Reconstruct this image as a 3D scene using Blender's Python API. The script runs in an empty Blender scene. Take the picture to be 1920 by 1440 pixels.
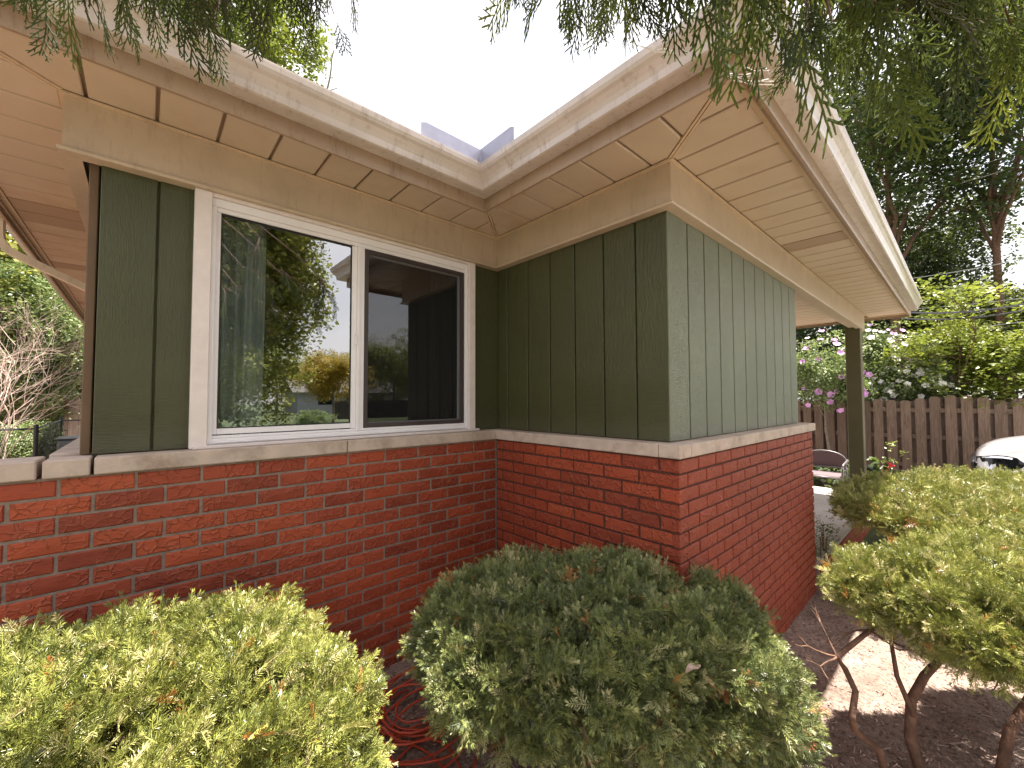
import bpy, bmesh, math, random
import numpy as np
from mathutils import Vector, Matrix
random.seed(7)
RNG = np.random.default_rng(7)
S = bpy.context.scene
C = S.collection

# ---------------------------------------------------------------- camera
FPX = 766.0
CAM = np.array([-1.813, -2.178, 1.5])
def basis(yaw, pitch, roll):
    f = np.array([math.cos(yaw)*math.cos(pitch), math.sin(yaw)*math.cos(pitch), math.sin(pitch)])
    r = np.array([math.sin(yaw), -math.cos(yaw), 0.0]); u = np.cross(r, f)
    return f, r*math.cos(roll)+u*math.sin(roll), -r*math.sin(roll)+u*math.cos(roll)
FW, RT, UP = basis(math.radians(48.0), math.radians(2.05), math.radians(-0.15))
cd = bpy.data.cameras.new('camera'); cam = bpy.data.objects.new('camera', cd); C.objects.link(cam)
cd.lens = FPX/1920*36; cd.sensor_width = 36; cd.clip_start = 0.02; cd.clip_end = 600
cam.matrix_world = Matrix(((RT[0], UP[0], -FW[0], CAM[0]), (RT[1], UP[1], -FW[1], CAM[1]), (RT[2], UP[2], -FW[2], CAM[2]), (0, 0, 0, 1)))
S.camera = cam
def at(px, py, depth):          # survey helper: a point seen at (px,py) in the photograph, depth metres ahead
    return CAM + depth*(FW + RT*(px-960)/FPX - UP*(py-720)/FPX)
def project(p):
    w = np.asarray(p)-CAM; z = w@FW
    return 960+FPX*(w@RT)/z, 720-FPX*(w@UP)/z, z

# ---------------------------------------------------------------- light
SUNV = Vector((0.25, -0.07, 1.0)).normalized()
world = bpy.data.worlds.new('World'); S.world = world; world.use_nodes = True
wn = world.node_tree.nodes; wl = world.node_tree.links
sky = wn.new('ShaderNodeTexSky'); sky.sky_type = 'NISHITA'; sky.sun_disc = False
sky.sun_elevation = math.asin(SUNV.z); sky.sun_rotation = math.atan2(SUNV.x, SUNV.y)
sky.air_density = 1.3; sky.dust_density = 3.0; sky.ozone_density = 1.2
wn['Background'].inputs['Strength'].default_value = 0.075
# thin broken cloud over the whole sky: the clear sky mixed with white by a soft noise
tcw = wn.new('ShaderNodeTexCoord'); nzw = wn.new('ShaderNodeTexNoise'); nzw.inputs['Scale'].default_value = 2.6; nzw.inputs['Detail'].default_value = 7; nzw.inputs['Roughness'].default_value = .6
rmw = wn.new('ShaderNodeValToRGB'); rmw.color_ramp.elements[0].position = .38; rmw.color_ramp.elements[0].color = (.40, .40, .40, 1); rmw.color_ramp.elements[1].position = .62; rmw.color_ramp.elements[1].color = (.85, .85, .85, 1)
mxw = wn.new('ShaderNodeMix'); mxw.data_type = 'RGBA'; mxw.inputs[7].default_value = (7.2, 6.7, 6.4, 1)
wl.new(tcw.outputs['Generated'], nzw.inputs['Vector']); wl.new(nzw.outputs[0], rmw.inputs[0]); wl.new(rmw.outputs[0], mxw.inputs[0])
wl.new(sky.outputs[0], mxw.inputs[6]); wl.new(mxw.outputs[2], wn['Background'].inputs[0])
sd = bpy.data.lights.new('sun', 'SUN'); sd.energy = 5.0; sd.angle = math.radians(0.5); sd.color = (1.0, 0.93, 0.82)
sun = bpy.data.objects.new('sun', sd); C.objects.link(sun)
sun.rotation_euler = SUNV.to_track_quat('Z', 'Y').to_euler()
S.view_settings.view_transform = 'Standard'; S.view_settings.look = 'None'
S.view_settings.gamma = 1; S.view_settings.use_curve_mapping = False
S.view_settings.exposure = 1.98
S.render.engine = 'CYCLES'
S.cycles.max_bounces = 10; S.cycles.diffuse_bounces = 5; S.cycles.transparent_max_bounces = 24
S.cycles.glossy_bounces = 4
S.cycles.use_denoising = True
S.cycles.sample_clamp_indirect = 8

# ---------------------------------------------------------------- material helpers
class NT:
    def __init__(s, name):
        s.m = bpy.data.materials.new(name); s.m.use_nodes = True
        s.n = s.m.node_tree.nodes; s.l = s.m.node_tree.links
        s.b = s.n['Principled BSDF']; s.out = s.n['Material Output']
    def N(s, t, **k):
        x = s.n.new(t)
        for a, v in k.items(): setattr(x, a, v)
        return x
    def L(s, a, b): s.l.new(a, b)
    def coords(s, scale=(1, 1, 1), rnd=False):
        g = s.N('ShaderNodeNewGeometry'); v = g.outputs['Position']
        if rnd:
            oi = s.N('ShaderNodeObjectInfo')
            mm = s.N('ShaderNodeMath', operation='MULTIPLY'); mm.inputs[1].default_value = 40; s.L(oi.outputs['Random'], mm.inputs[0])
            va = s.N('ShaderNodeVectorMath', operation='ADD'); s.L(v, va.inputs[0]); s.L(mm.outputs[0], va.inputs[1]); v = va.outputs[0]
        vm = s.N('ShaderNodeVectorMath', operation='MULTIPLY'); vm.inputs[1].default_value = scale
        s.L(v, vm.inputs[0]); return vm.outputs[0]
    def noise(s, vec, scale, detail=4, rough=0.55, dist=0.0):
        x = s.N('ShaderNodeTexNoise'); x.inputs['Scale'].default_value = scale; x.inputs['Detail'].default_value = detail
        x.inputs['Roughness'].default_value = rough; x.inputs['Distortion'].default_value = dist
        s.L(vec, x.inputs['Vector']); return x
    def ramp(s, fac, stops):
        r = s.N('ShaderNodeValToRGB'); e = r.color_ramp.elements
        while len(e) < len(stops): e.new(0.5)
        for i, (p, c) in enumerate(stops):
            e[i].position = p; e[i].color = (*c, 1) if len(c) == 3 else c
        s.L(fac, r.inputs[0]); return r.outputs[0]
    def mix(s, f, a, b, mode='MIX'):
        m = s.N('ShaderNodeMix', data_type='RGBA', blend_type=mode)
        for i, v in ((0, f), (6, a), (7, b)):
            if hasattr(v, 'is_linked') or hasattr(v, 'links'): s.L(v, m.inputs[i])
            elif i == 0: m.inputs[0].default_value = v
            else: m.inputs[i].default_value = (*v, 1)
        return m.outputs[2]
    def bump(s, h, dist, strength=1.0, prev=None):
        b = s.N('ShaderNodeBump'); b.inputs['Distance'].default_value = dist; b.inputs['Strength'].default_value = strength
        s.L(h, b.inputs['Height'])
        if prev is not None: s.L(prev, b.inputs['Normal'])
        return b.outputs[0]
    def math(s, op, a, b=None):
        m = s.N('ShaderNodeMath', operation=op)
        for i, v in ((0, a), (1, b)):
            if v is None: continue
            if isinstance(v, (int, float)): m.inputs[i].default_value = v
            else: s.L(v, m.inputs[i])
        return m.outputs[0]

def simple(name, col, rough=0.6, var=0.12, scale=8, bump=0.0, bscale=60, metal=0.0, dirt=None, dirtscale=3, spec=None, coat=0):
    t = NT(name); v = t.coords()
    n = t.noise(v, scale, 5)
    lo = tuple(c*(1-var) for c in col); hi = tuple(min(1, c*(1+var)) for c in col)
    c = t.ramp(n.outputs[0], [(0.3, lo), (0.7, hi)])
    if dirt:
        d = t.noise(v, dirtscale, 9, 0.72); f = t.ramp(d.outputs[0], [(0.5, (0, 0, 0)), (0.72, (1, 1, 1))])
        c = t.mix(f, c, dirt)
    t.L(c, t.b.inputs['Base Color'])
    t.b.inputs['Roughness'].default_value = rough; t.b.inputs['Metallic'].default_value = metal
    if spec is not None: t.b.inputs['Specular IOR Level'].default_value = spec
    if coat: t.b.inputs['Coat Weight'].default_value = coat
    if bump:
        nb = t.noise(v, bscale, 6)
        t.L(t.bump(nb.outputs[0], bump), t.b.inputs['Normal'])
    return t.m

def brick_mat():
    t = NT('red_brick'); v = t.coords(rnd=True)
    oi = t.N('ShaderNodeObjectInfo')
    base = t.ramp(oi.outputs['Random'], [(0.0, (0.19, 0.027, 0.010)), (0.3, (0.30, 0.045, 0.015)), (0.6, (0.37, 0.060, 0.019)), (0.85, (0.42, 0.076, 0.024)), (1.0, (0.21, 0.027, 0.010))])
    wn_ = t.noise(v, 9, 5, 0.6)
    base = t.mix(t.ramp(wn_.outputs[0], [(0.35, (0, 0, 0)), (0.75, (0.55, 0.55, 0.55))]), base, (0.34, 0.062, 0.026))
    # horizontal drag streaks of the extruded face
    vs = t.coords((1, 1, 6), rnd=True); st = t.noise(vs, 30, 6, 0.7)
    base = t.mix(t.ramp(st.outputs[0], [(0.30, (0.55, 0.55, 0.55)), (0.50, (0, 0, 0))]), base, (0.12, 0.018, 0.010))
    t.L(base, t.b.inputs['Base Color']); t.b.inputs['Roughness'].default_value = 0.62
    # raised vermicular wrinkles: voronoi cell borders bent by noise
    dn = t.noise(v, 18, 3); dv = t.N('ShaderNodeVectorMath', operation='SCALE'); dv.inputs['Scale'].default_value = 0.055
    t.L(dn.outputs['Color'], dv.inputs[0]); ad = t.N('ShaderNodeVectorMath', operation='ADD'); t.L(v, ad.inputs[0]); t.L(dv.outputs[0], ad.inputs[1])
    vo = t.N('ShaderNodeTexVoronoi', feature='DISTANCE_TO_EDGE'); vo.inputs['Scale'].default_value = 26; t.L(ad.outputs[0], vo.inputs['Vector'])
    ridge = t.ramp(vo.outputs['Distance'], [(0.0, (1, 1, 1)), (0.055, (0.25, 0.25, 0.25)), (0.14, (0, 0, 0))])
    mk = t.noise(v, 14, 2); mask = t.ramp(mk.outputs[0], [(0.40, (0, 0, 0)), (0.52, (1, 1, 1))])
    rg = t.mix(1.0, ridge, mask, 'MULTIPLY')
    worn = t.mix(t.math('MULTIPLY', rg, 0.55), base, (0.52, 0.13, 0.06)); t.L(worn, t.b.inputs['Base Color'])  # ridges coloured lighter to imitate light caught on raised edges
    b1 = t.bump(rg, 0.006, 0.9)
    b2 = t.bump(st.outputs[0], 0.0028, 0.8, b1)
    fine = t.noise(v, 420, 2); b3 = t.bump(fine.outputs[0], 0.0006, 0.6, b2)
    t.L(b3, t.b.inputs['Normal']); return t.m

def siding_mat(name, col, rough=0.42, saw=0.0):
    t = NT(name); v = t.coords((1, 1, 0.16), rnd=True)
    g = t.noise(v, 85, 5, 0.55, 1.6)
    v2 = t.coords((1, 1, 16), rnd=True); h = t.noise(v2, 24, 3, 0.6)
    pn = t.noise(t.coords(), 2.2, 4)
    c = t.ramp(pn.outputs[0], [(0.3, tuple(x*0.88 for x in col)), (0.7, tuple(x*1.1 for x in col))])
    c = t.mix(t.ramp(g.outputs[0], [(0.30, (0.5, 0.5, 0.5)), (0.5, (0, 0, 0))]), c, tuple(x*0.72 for x in col))
    t.L(c, t.b.inputs['Base Color']); t.b.inputs['Roughness'].default_value = rough; t.b.inputs['Specular IOR Level'].default_value = 0.5+0.4*(saw > 0)
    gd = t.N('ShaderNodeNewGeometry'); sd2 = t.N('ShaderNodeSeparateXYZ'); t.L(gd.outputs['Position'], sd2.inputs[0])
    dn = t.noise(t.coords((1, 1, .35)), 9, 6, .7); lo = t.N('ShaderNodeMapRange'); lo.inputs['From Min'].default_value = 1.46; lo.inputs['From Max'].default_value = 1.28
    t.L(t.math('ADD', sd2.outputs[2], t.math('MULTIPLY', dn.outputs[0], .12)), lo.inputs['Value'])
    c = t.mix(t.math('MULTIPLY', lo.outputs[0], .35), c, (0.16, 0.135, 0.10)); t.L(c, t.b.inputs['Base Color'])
    # embossed grain fades into circular saw marks (horizontal) lower down the sheet
    gz = t.N('ShaderNodeNewGeometry'); sx = t.N('ShaderNodeSeparateXYZ'); t.L(gz.outputs['Position'], sx.inputs[0])
    pl = t.noise(t.coords((1, 1, 1)), 2.5, 2); zz = t.math('ADD', sx.outputs[2], t.math('MULTIPLY', pl.outputs[0], 0.5))
    mr = t.N('ShaderNodeMapRange'); mr.inputs['From Min'].default_value = 1.7+saw; mr.inputs['From Max'].default_value = 2.0+saw
    t.L(zz, mr.inputs['Value'])
    hh = t.mix(mr.outputs[0], h.outputs[0], g.outputs[0])
    b = t.bump(hh, 0.006, 0.8); fn = t.noise(t.coords(), 300, 2); b = t.bump(fn.outputs[0], 0.0006, 0.5, b)
    t.L(b, t.b.inputs['Normal']); return t.m

def leaf_mat(name, cols, rough=0.45, trans=0.35, spec=0.5, hue=0.15, dead=None):
    """instanced foliage: colour varies per instance through the point attribute 'tint' (0..1)"""
    t = NT(name)
    a = t.N('ShaderNodeAttribute', attribute_name='tint', attribute_type='INSTANCER')
    k = len(cols); c = t.ramp(a.outputs['Fac'], [(i/(k-1), cols[i]) for i in range(k)])
    n = t.noise(t.coords(), 25, 2); c = t.mix(t.ramp(n.outputs[0], [(0.35, (0.0, 0.0, 0.0)), (0.7, (0.5, 0.5, 0.5))]), c, tuple(min(1, x*1.5) for x in cols[k//2]))
    t.L(c, t.b.inputs['Base Color']); t.b.inputs['Roughness'].default_value = rough; t.b.inputs['Specular IOR Level'].default_value = spec
    tr = t.N('ShaderNodeBsdfTranslucent'); bright = t.mix(0.35, c, (0.26, 0.30, 0.05)) if trans > 0.2 else c
    t.L(bright, tr.inputs['Color'])
    mx = t.N('ShaderNodeMixShader'); mx.inputs[0].default_value = trans
    t.L(t.b.outputs[0], mx.inputs[1]); t.L(tr.outputs[0], mx.inputs[2]); t.L(mx.outputs[0], t.out.inputs[0]); return t.m

def glass_mat():
    t = NT('window_glass')
    fr = t.N('ShaderNodeFresnel'); fr.inputs['IOR'].default_value = 4.2
    gl = t.N('ShaderNodeBsdfGlossy'); gl.inputs['Roughness'].default_value = 0.0; gl.inputs['Color'].default_value = (0.92, 0.95, 1, 1)
    ge = t.N('ShaderNodeNewGeometry'); fac = t.math('MULTIPLY', fr.outputs[0], t.math('SUBTRACT', 1.0, ge.outputs['Backfacing']))
    tr = t.N('ShaderNodeBsdfTransparent'); tr.inputs['Color'].default_value = (0.87, 0.88, 0.88, 1)
    mx = t.N('ShaderNodeMixShader'); t.L(fac, mx.inputs[0]); t.L(tr.outputs[0], mx.inputs[1]); t.L(gl.outputs[0], mx.inputs[2])
    t.L(mx.outputs[0], t.out.inputs[0]); return t.m

def screen_mat():
    t = NT('insect_screen')
    d = t.N('ShaderNodeBsdfDiffuse'); d.inputs['Color'].default_value = (0.012, 0.011, 0.013, 1)
    tr = t.N('ShaderNodeBsdfTransparent')
    mx = t.N('ShaderNodeMixShader'); mx.inputs[0].default_value = 0.55
    t.L(tr.outputs[0], mx.inputs[1]); t.L(d.outputs[0], mx.inputs[2]); t.L(mx.outputs[0], t.out.inputs[0]); return t.m

def soil_mat(name, a, b, c):
    t = NT(name); v = t.coords()
    n1 = t.noise(v, 3.5, 8, 0.65); n2 = t.noise(v, 45, 6, 0.7)
    col = t.ramp(n1.outputs[0], [(0.3, a), (0.55, b), (0.75, c)])
    col = t.mix(t.ramp(n2.outputs[0], [(0.36, (0.8, 0.8, 0.8)), (0.52, (0, 0, 0))]), col, tuple(x*0.35 for x in a))
    vo = t.N('ShaderNodeTexVoronoi'); vo.inputs['Scale'].default_value = 90; t.L(v, vo.inputs['Vector'])
    col = t.mix(t.ramp(vo.outputs['Distance'], [(0.10, (0.7, 0.7, 0.7)), (0.22, (0, 0, 0))]), col, tuple(min(1, x*1.5) for x in c))
    t.L(col, t.b.inputs['Base Color']); t.b.inputs['Roughness'].default_value = 0.95
    b1 = t.bump(n2.outputs[0], 0.02, 0.8); b2 = t.bump(vo.outputs['Distance'], 0.004, 0.5, b1); t.L(b2, t.b.inputs['Normal']); return t.m

def wood_mat(name, a, b):
    t = NT(name); v = t.coords((1, 1, 0.08), rnd=True); n = t.noise(v, 45, 6, 0.65, 1.0)
    oi = t.N('ShaderNodeObjectInfo')
    c = t.ramp(n.outputs[0], [(0.3, a), (0.7, b)])
    c = t.mix(t.math('MULTIPLY', oi.outputs['Random'], 0.5), c, tuple(x*0.6 for x in a))
    t.L(c, t.b.inputs['Base Color']); t.b.inputs['Roughness'].default_value = 0.85
    t.L(t.bump(n.outputs[0], 0.004, 0.8), t.b.inputs['Normal']); return t.m

def metal_trim(name, col, streak):
    """painted almond aluminium with rain streaks and grime"""
    t = NT(name); v = t.coords()
    n = t.noise(v, 5, 6, 0.6); c = t.ramp(n.outputs[0], [(0.3, tuple(x*0.9 for x in col)), (0.7, tuple(min(1, x*1.07) for x in col))])
    s2 = t.noise(t.coords((9, 9, 2)), 3, 8, 0.75)
    c = t.mix(t.ramp(s2.outputs[0], [(0.52, (0, 0, 0)), (0.74, (streak,)*3)]), c, (0.20, 0.12, 0.07))
    sp = t.noise(v, 130, 3, 0.6); c = t.mix(t.ramp(sp.outputs[0], [(0.66, (0, 0, 0)), (0.72, (0.5*streak,)*3)]), c, (0.10, 0.06, 0.04))
    t.L(c, t.b.inputs['Base Color']); t.b.inputs['Roughness'].default_value = 0.2 if 'gutter' in name else 0.34
    w = t.noise(v, 4, 3); t.L(t.bump(w.outputs[0], 0.01, 0.25), t.b.inputs['Normal']); return t.m

M = {}
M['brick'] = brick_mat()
M['mortar_red'] = simple('red_stained_mortar', (0.10, 0.038, 0.026), 0.95, 0.2, 40, 0.004, 260)
M['corner_shaded'] = simple('shaded_corner_trim', (0.12, 0.07, 0.035), 0.6, 0.1)  # almond trim coloured brown, the shade on it painted in
M['mortar'] = simple('grey_mortar', (0.27, 0.205, 0.17), 0.95, 0.2, 40, 0.004, 260)
M['sill'] = simple('limestone_sill', (0.50, 0.40, 0.34), 0.75, 0.14, 14, 0.0015, 160, dirt=(0.30, 0.22, 0.17), dirtscale=6)
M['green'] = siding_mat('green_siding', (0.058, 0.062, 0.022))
M['green_front'] = siding_mat('green_siding_front_lit', (0.145, 0.170, 0.110), 0.24, 1.2)  # same green paint lightened: the front wall's brighter daylight put into its colour
M['green_post'] = simple('green_post_paint', (0.105, 0.088, 0.042), 0.5, 0.06)
M['almond'] = metal_trim('almond_trim', (0.60, 0.45, 0.31), 0.55)
M['frieze'] = metal_trim('cream_frieze', (0.50, 0.39, 0.29), 0.35)
M['soffit'] = simple('almond_soffit_panel', (0.53, 0.42, 0.315), 0.45, 0.05, 3, 0.0, dirt=(0.46, 0.31, 0.2), dirtscale=2)
M['vent'] = simple('vented_soffit_panel', (0.36, 0.25, 0.17), 0.5, 0.08, 200)
M['channel'] = simple('soffit_channel', (0.34, 0.225, 0.15), 0.6, 0.1)
M['gutter'] = metal_trim('almond_gutter', (0.55, 0.48, 0.44), 0.6)
M['fascia_dirty'] = metal_trim('stained_fascia', (0.33, 0.23, 0.155), 1.0)
M['galv'] = simple('galvanised_sheet', (0.34, 0.34, 0.43), 0.35, 0.1, 14, metal=0.4)
M['casing'] = simple('white_painted_casing', (0.72, 0.64, 0.62), 0.5, 0.06, 20, 0.001, 40)
M['vinyl'] = simple('white_vinyl', (0.80, 0.77, 0.80), 0.3, 0.03)
M['screenframe'] = simple('bronze_screen_frame', (0.045, 0.032, 0.034), 0.4, 0.1)
M['screen'] = screen_mat()
M['glass'] = glass_mat()
M['gasket'] = simple('black_gasket', (0.012, 0.012, 0.012), 0.6)
M['room'] = simple('dark_room', (0.03, 0.028, 0.03), 0.9)
M['curtain'] = simple('grey_teal_curtain', (0.40, 0.48, 0.49), 0.9, 0.1, 30)
M['curtain2'] = simple('dark_curtain', (0.035, 0.038, 0.045), 0.9, 0.1, 30)
M['shingle'] = simple('grey_shingle', (0.12, 0.11, 0.10), 0.95, 0.3, 60, 0.004, 120)
M['soil'] = soil_mat('bark_soil', (0.19, 0.13, 0.105), (0.33, 0.235, 0.195), (0.46, 0.345, 0.295))
M['chip'] = simple('wood_chip', (0.38, 0.28, 0.235), 0.9, 0.5, 30)
M['concrete'] = simple('worn_concrete', (0.42, 0.37, 0.35), 0.85, 0.12, 4, 0.003, 90)
M['patio'] = simple('reddish_bounce_ground', (0.17, 0.09, 0.062), 0.95, 0.25, 3, 0.01, 60)  # colour chosen for the warm bounce it throws upwards
M['lawn'] = simple('lawn_green', (0.05, 0.07, 0.02), 0.9, 0.4, 6, 0.04, 40)
M['bark'] = simple('brown_bark', (0.13, 0.07, 0.045), 0.9, 0.4, 25, 0.008, 60)
M['greybark'] = simple('grey_bark', (0.20, 0.16, 0.13), 0.9, 0.35, 25, 0.006, 60)
M['twig'] = simple('bleached_twig', (0.55, 0.42, 0.36), 0.8, 0.25, 30)
M['fence'] = wood_mat('weathered_fence_wood', (0.092, 0.058, 0.041), (0.24, 0.168, 0.124))
M['fencegrey'] = wood_mat('bleached_fence_wood', (0.28, 0.21, 0.17), (0.5, 0.4, 0.34))
M['darkwood'] = wood_mat('dark_fence_wood', (0.03, 0.024, 0.02), (0.07, 0.055, 0.045))
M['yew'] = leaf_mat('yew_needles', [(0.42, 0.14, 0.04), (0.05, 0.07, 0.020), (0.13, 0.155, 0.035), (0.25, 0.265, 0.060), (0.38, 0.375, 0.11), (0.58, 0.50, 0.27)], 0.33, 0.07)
M['yewshade'] = leaf_mat('shade_toned_yew_needles', [(0.40, 0.14, 0.05), (0.035, 0.052, 0.022), (0.085, 0.112, 0.042), (0.17, 0.195, 0.062), (0.28, 0.295, 0.10), (0.45, 0.41, 0.23)], 0.33, 0.07)  # darker copy of the yew colours, house shade put into the needles
M['cedar'] = leaf_mat('cedar_scales', [(0.06, 0.03, 0.014), (0.020, 0.030, 0.012), (0.034, 0.052, 0.015), (0.075, 0.10, 0.020), (0.20, 0.23, 0.03)], 0.6, 0.30, spec=0.2)
M['oak'] = leaf_mat('dark_oak_leaves', [(0.012, 0.024, 0.012), (0.025, 0.045, 0.02), (0.05, 0.078, 0.024), (0.15, 0.17, 0.03)], 0.4, 0.3)
M['lime'] = leaf_mat('yellow_green_leaves', [(0.06, 0.09, 0.016), (0.10, 0.14, 0.018), (0.17, 0.20, 0.025), (0.28, 0.29, 0.045)], 0.45, 0.40)
M['maple'] = leaf_mat('maple_leaves', [(0.035, 0.05, 0.014), (0.06, 0.078, 0.02), (0.095, 0.115, 0.026), (0.17, 0.17, 0.04)], 0.5, 0.32)
M['gold'] = leaf_mat('golden_leaves', [(0.16, 0.13, 0.02), (0.28, 0.19, 0.02), (0.40, 0.26, 0.03), (0.42, 0.33, 0.05)], 0.5, 0.35)
M['shrub'] = leaf_mat('grey_green_leaves', [(0.06, 0.10, 0.035), (0.10, 0.15, 0.05), (0.16, 0.21, 0.08), (0.30, 0.34, 0.18)], 0.4, 0.35)
M['whiteflower'] = leaf_mat('white_petals', [(0.75, 0.70, 0.72), (0.9, 0.88, 0.88)], 0.6, 0.12)
M['purpleflower'] = leaf_mat('mauve_petals', [(0.55, 0.20, 0.60), (0.72, 0.38, 0.75)], 0.6, 0.12)
M['redflower'] = simple('red_petals', (0.55, 0.02, 0.03), 0.5)
M['cord'] = simple('orange_red_cord', (0.55, 0.075, 0.035), 0.42, 0.1)
M['wire'] = simple('pale_wire', (0.55, 0.55, 0.55), 0.4)
M['cable'] = simple('black_cable', (0.015, 0.015, 0.02), 0.4)
M['carpaint'] = simple('white_car_paint', (0.80, 0.79, 0.82), 0.22, 0.01, coat=1)
M['blackplastic'] = simple('black_plastic', (0.015, 0.015, 0.017), 0.3)
M['chrome'] = simple('chrome', (0.7, 0.7, 0.72), 0.12, 0.02, metal=1.0)
M['carglass'] = simple('dark_car_glass', (0.01, 0.012, 0.015), 0.05)
M['lens'] = simple('headlight_reflector', (0.55, 0.55, 0.60), 0.15, 0.2, metal=0.8)
M['rubber'] = simple('tyre_rubber', (0.02, 0.02, 0.02), 0.8)
M['chairmetal'] = simple('grey_chair_metal', (0.16, 0.14, 0.15), 0.4, metal=0.3)
M['sling'] = simple('mauve_brown_sling', (0.13, 0.085, 0.095), 0.7, 0.1, 100)
M['blackmetal'] = simple('black_coated_steel', (0.02, 0.02, 0.025), 0.5)
M['blackslat'] = simple('black_privacy_mesh', (0.035, 0.037, 0.045), 0.7, 0.3, 20)
M['dryleaf'] = simple('dry_leaf', (0.42, 0.30, 0.24), 0.7, 0.3, 60)
M['web'] = simple('cobweb_silk', (0.85, 0.85, 0.85), 0.5)
M['housewall'] = simple('grey_vinyl_wall', (0.30, 0.31, 0.33), 0.7)
M['pipe'] = simple('bin_plastic', (0.22, 0.25, 0.26), 0.5)

# ---------------------------------------------------------------- object helpers
def link(name, me, parent=None, m=None, smooth=False):
    o = bpy.data.objects.new(name, me); C.objects.link(o)
    if parent is not None: o.parent = parent
    if m is not None and not me.materials: me.materials.append(m)
    if smooth: me.polygons.foreach_set('use_smooth', [True]*len(me.polygons))
    return o
def mesh(name, v, f, m, parent=None, smooth=False):
    me = bpy.data.meshes.new(name); me.from_pydata([tuple(map(float, x)) for x in v], [], [tuple(int(i) for i in x) for x in f]); me.update()
    return link(name, me, parent, m, smooth)
def empty(name, label, cat, loc=(0, 0, 0), group=None):
    o = bpy.data.objects.new(name, None); C.objects.link(o); o.location = loc; o.empty_display_size = 0.1
    o['label'] = label; o['category'] = cat
    if group: o['group'] = group
    return o
def tag(o, label, cat, group=None):
    o['label'] = label; o['category'] = cat
    if group: o['group'] = group
    return o
def kind(o, k): o['kind'] = k; return o
class B:
    """collects boxes / tubes / polygons in one bmesh"""
    def __init__(s): s.v = []; s.f = []
    def add(s, v, f):
        k = len(s.v); s.v += [tuple(x) for x in v]; s.f += [tuple(i+k for i in q) for q in f]; return s
    def box(s, a, b, c=0.0):
        x0, y0, z0 = a; x1, y1, z1 = b
        if c <= 0:
            v = [(x0, y0, z0), (x1, y0, z0), (x1, y1, z0), (x0, y1, z0), (x0, y0, z1), (x1, y0, z1), (x1, y1, z1), (x0, y1, z1)]
            return s.add(v, [(0, 3, 2, 1), (4, 5, 6, 7), (0, 1, 5, 4), (1, 2, 6, 5), (2, 3, 7, 6), (3, 0, 4, 7)])
        bm = bmesh.new(); bmesh.ops.create_cube(bm, size=1)
        for q in bm.verts: q.co = ((x0+x1)/2+q.co.x*(x1-x0), (y0+y1)/2+q.co.y*(y1-y0), (z0+z1)/2+q.co.z*(z1-z0))
        bmesh.ops.bevel(bm, geom=list(bm.edges), offset=c, segments=1, affect='EDGES')
        bm.verts.index_update(); s.add([tuple(q.co) for q in bm.verts], [tuple(q.index for q in p.verts) for p in bm.faces]); bm.free(); return s
    def prism(s, poly, z0, z1):
        n = len(poly); a = sum(poly[i][0]*poly[(i+1) % n][1]-poly[(i+1) % n][0]*poly[i][1] for i in range(n))
        if a < 0: poly = poly[::-1]
        v = [(x, y, z0) for x, y in poly]+[(x, y, z1) for x, y in poly]
        return s.add(v, [tuple(range(n))[::-1], tuple(range(n, 2*n))]+[(i, (i+1) % n, n+(i+1) % n, n+i) for i in range(n)])
    def tube(s, pts, r, n=8, caps=True):
        pts = [np.asarray(p, float) for p in pts]; k = len(pts); rr = r if hasattr(r, '__len__') else [r]*k
        v = []; prev = None
        for i, p in enumerate(pts):
            d = pts[min(i+1, k-1)]-pts[max(i-1, 0)]; d = d/(np.linalg.norm(d)+1e-12)
            if prev is None:
                a = np.array([0, 0, 1.0]) if abs(d[2]) < 0.9 else np.array([1.0, 0, 0]); prev = np.cross(d, a)
            e = prev-d*(prev@d); e /= (np.linalg.norm(e)+1e-12); prev = e; g = np.cross(d, e)
            for j in range(n):
                t = 2*math.pi*j/n; v.append(tuple(p+rr[i]*(e*math.cos(t)+g*math.sin(t))))
        f = [(i*n+j, i*n+(j+1) % n, (i+1)*n+(j+1) % n, (i+1)*n+j) for i in range(k-1) for j in range(n)]
        if caps: f += [tuple(range(n))[::-1], tuple(range((k-1)*n, k*n))]
        return s.add(v, f)
    def obj(s, name, m, parent=None, smooth=False): return mesh(name, s.v, s.f, m, parent, smooth)
def bx(name, a, b, m, parent=None, c=0.0): return B().box(a, b, c).obj(name, m, parent)
def sweep(name, path, prof, m, parent=None):
    """extrude profile (out, z) along an open 2D path, mitred; 'out' is to the right of travel"""
    P = [np.array(p, float) for p in path]; n = len(P); k = len(prof); v = []
    nor = []
    for i in range(n-1):
        d = P[i+1]-P[i]; d /= np.linalg.norm(d); nor.append(np.array([d[1], -d[0]]))
    for i in range(n):
        if i == 0: mm = nor[0]
        elif i == n-1: mm = nor[-1]
        else:
            mm = nor[i-1]+nor[i]; mm = mm/(mm@nor[i])
        for o, z in prof: v.append((*(P[i]+mm*o), z))
    f = [(i*k+j, (i+1)*k+j, (i+1)*k+(j+1) % k, i*k+(j+1) % k) for i in range(n-1) for j in range(k)]
    f += [tuple(range(k)), tuple(range((n-1)*k, n*k))[::-1]]
    return mesh(name, v, f, m, parent)

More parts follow.
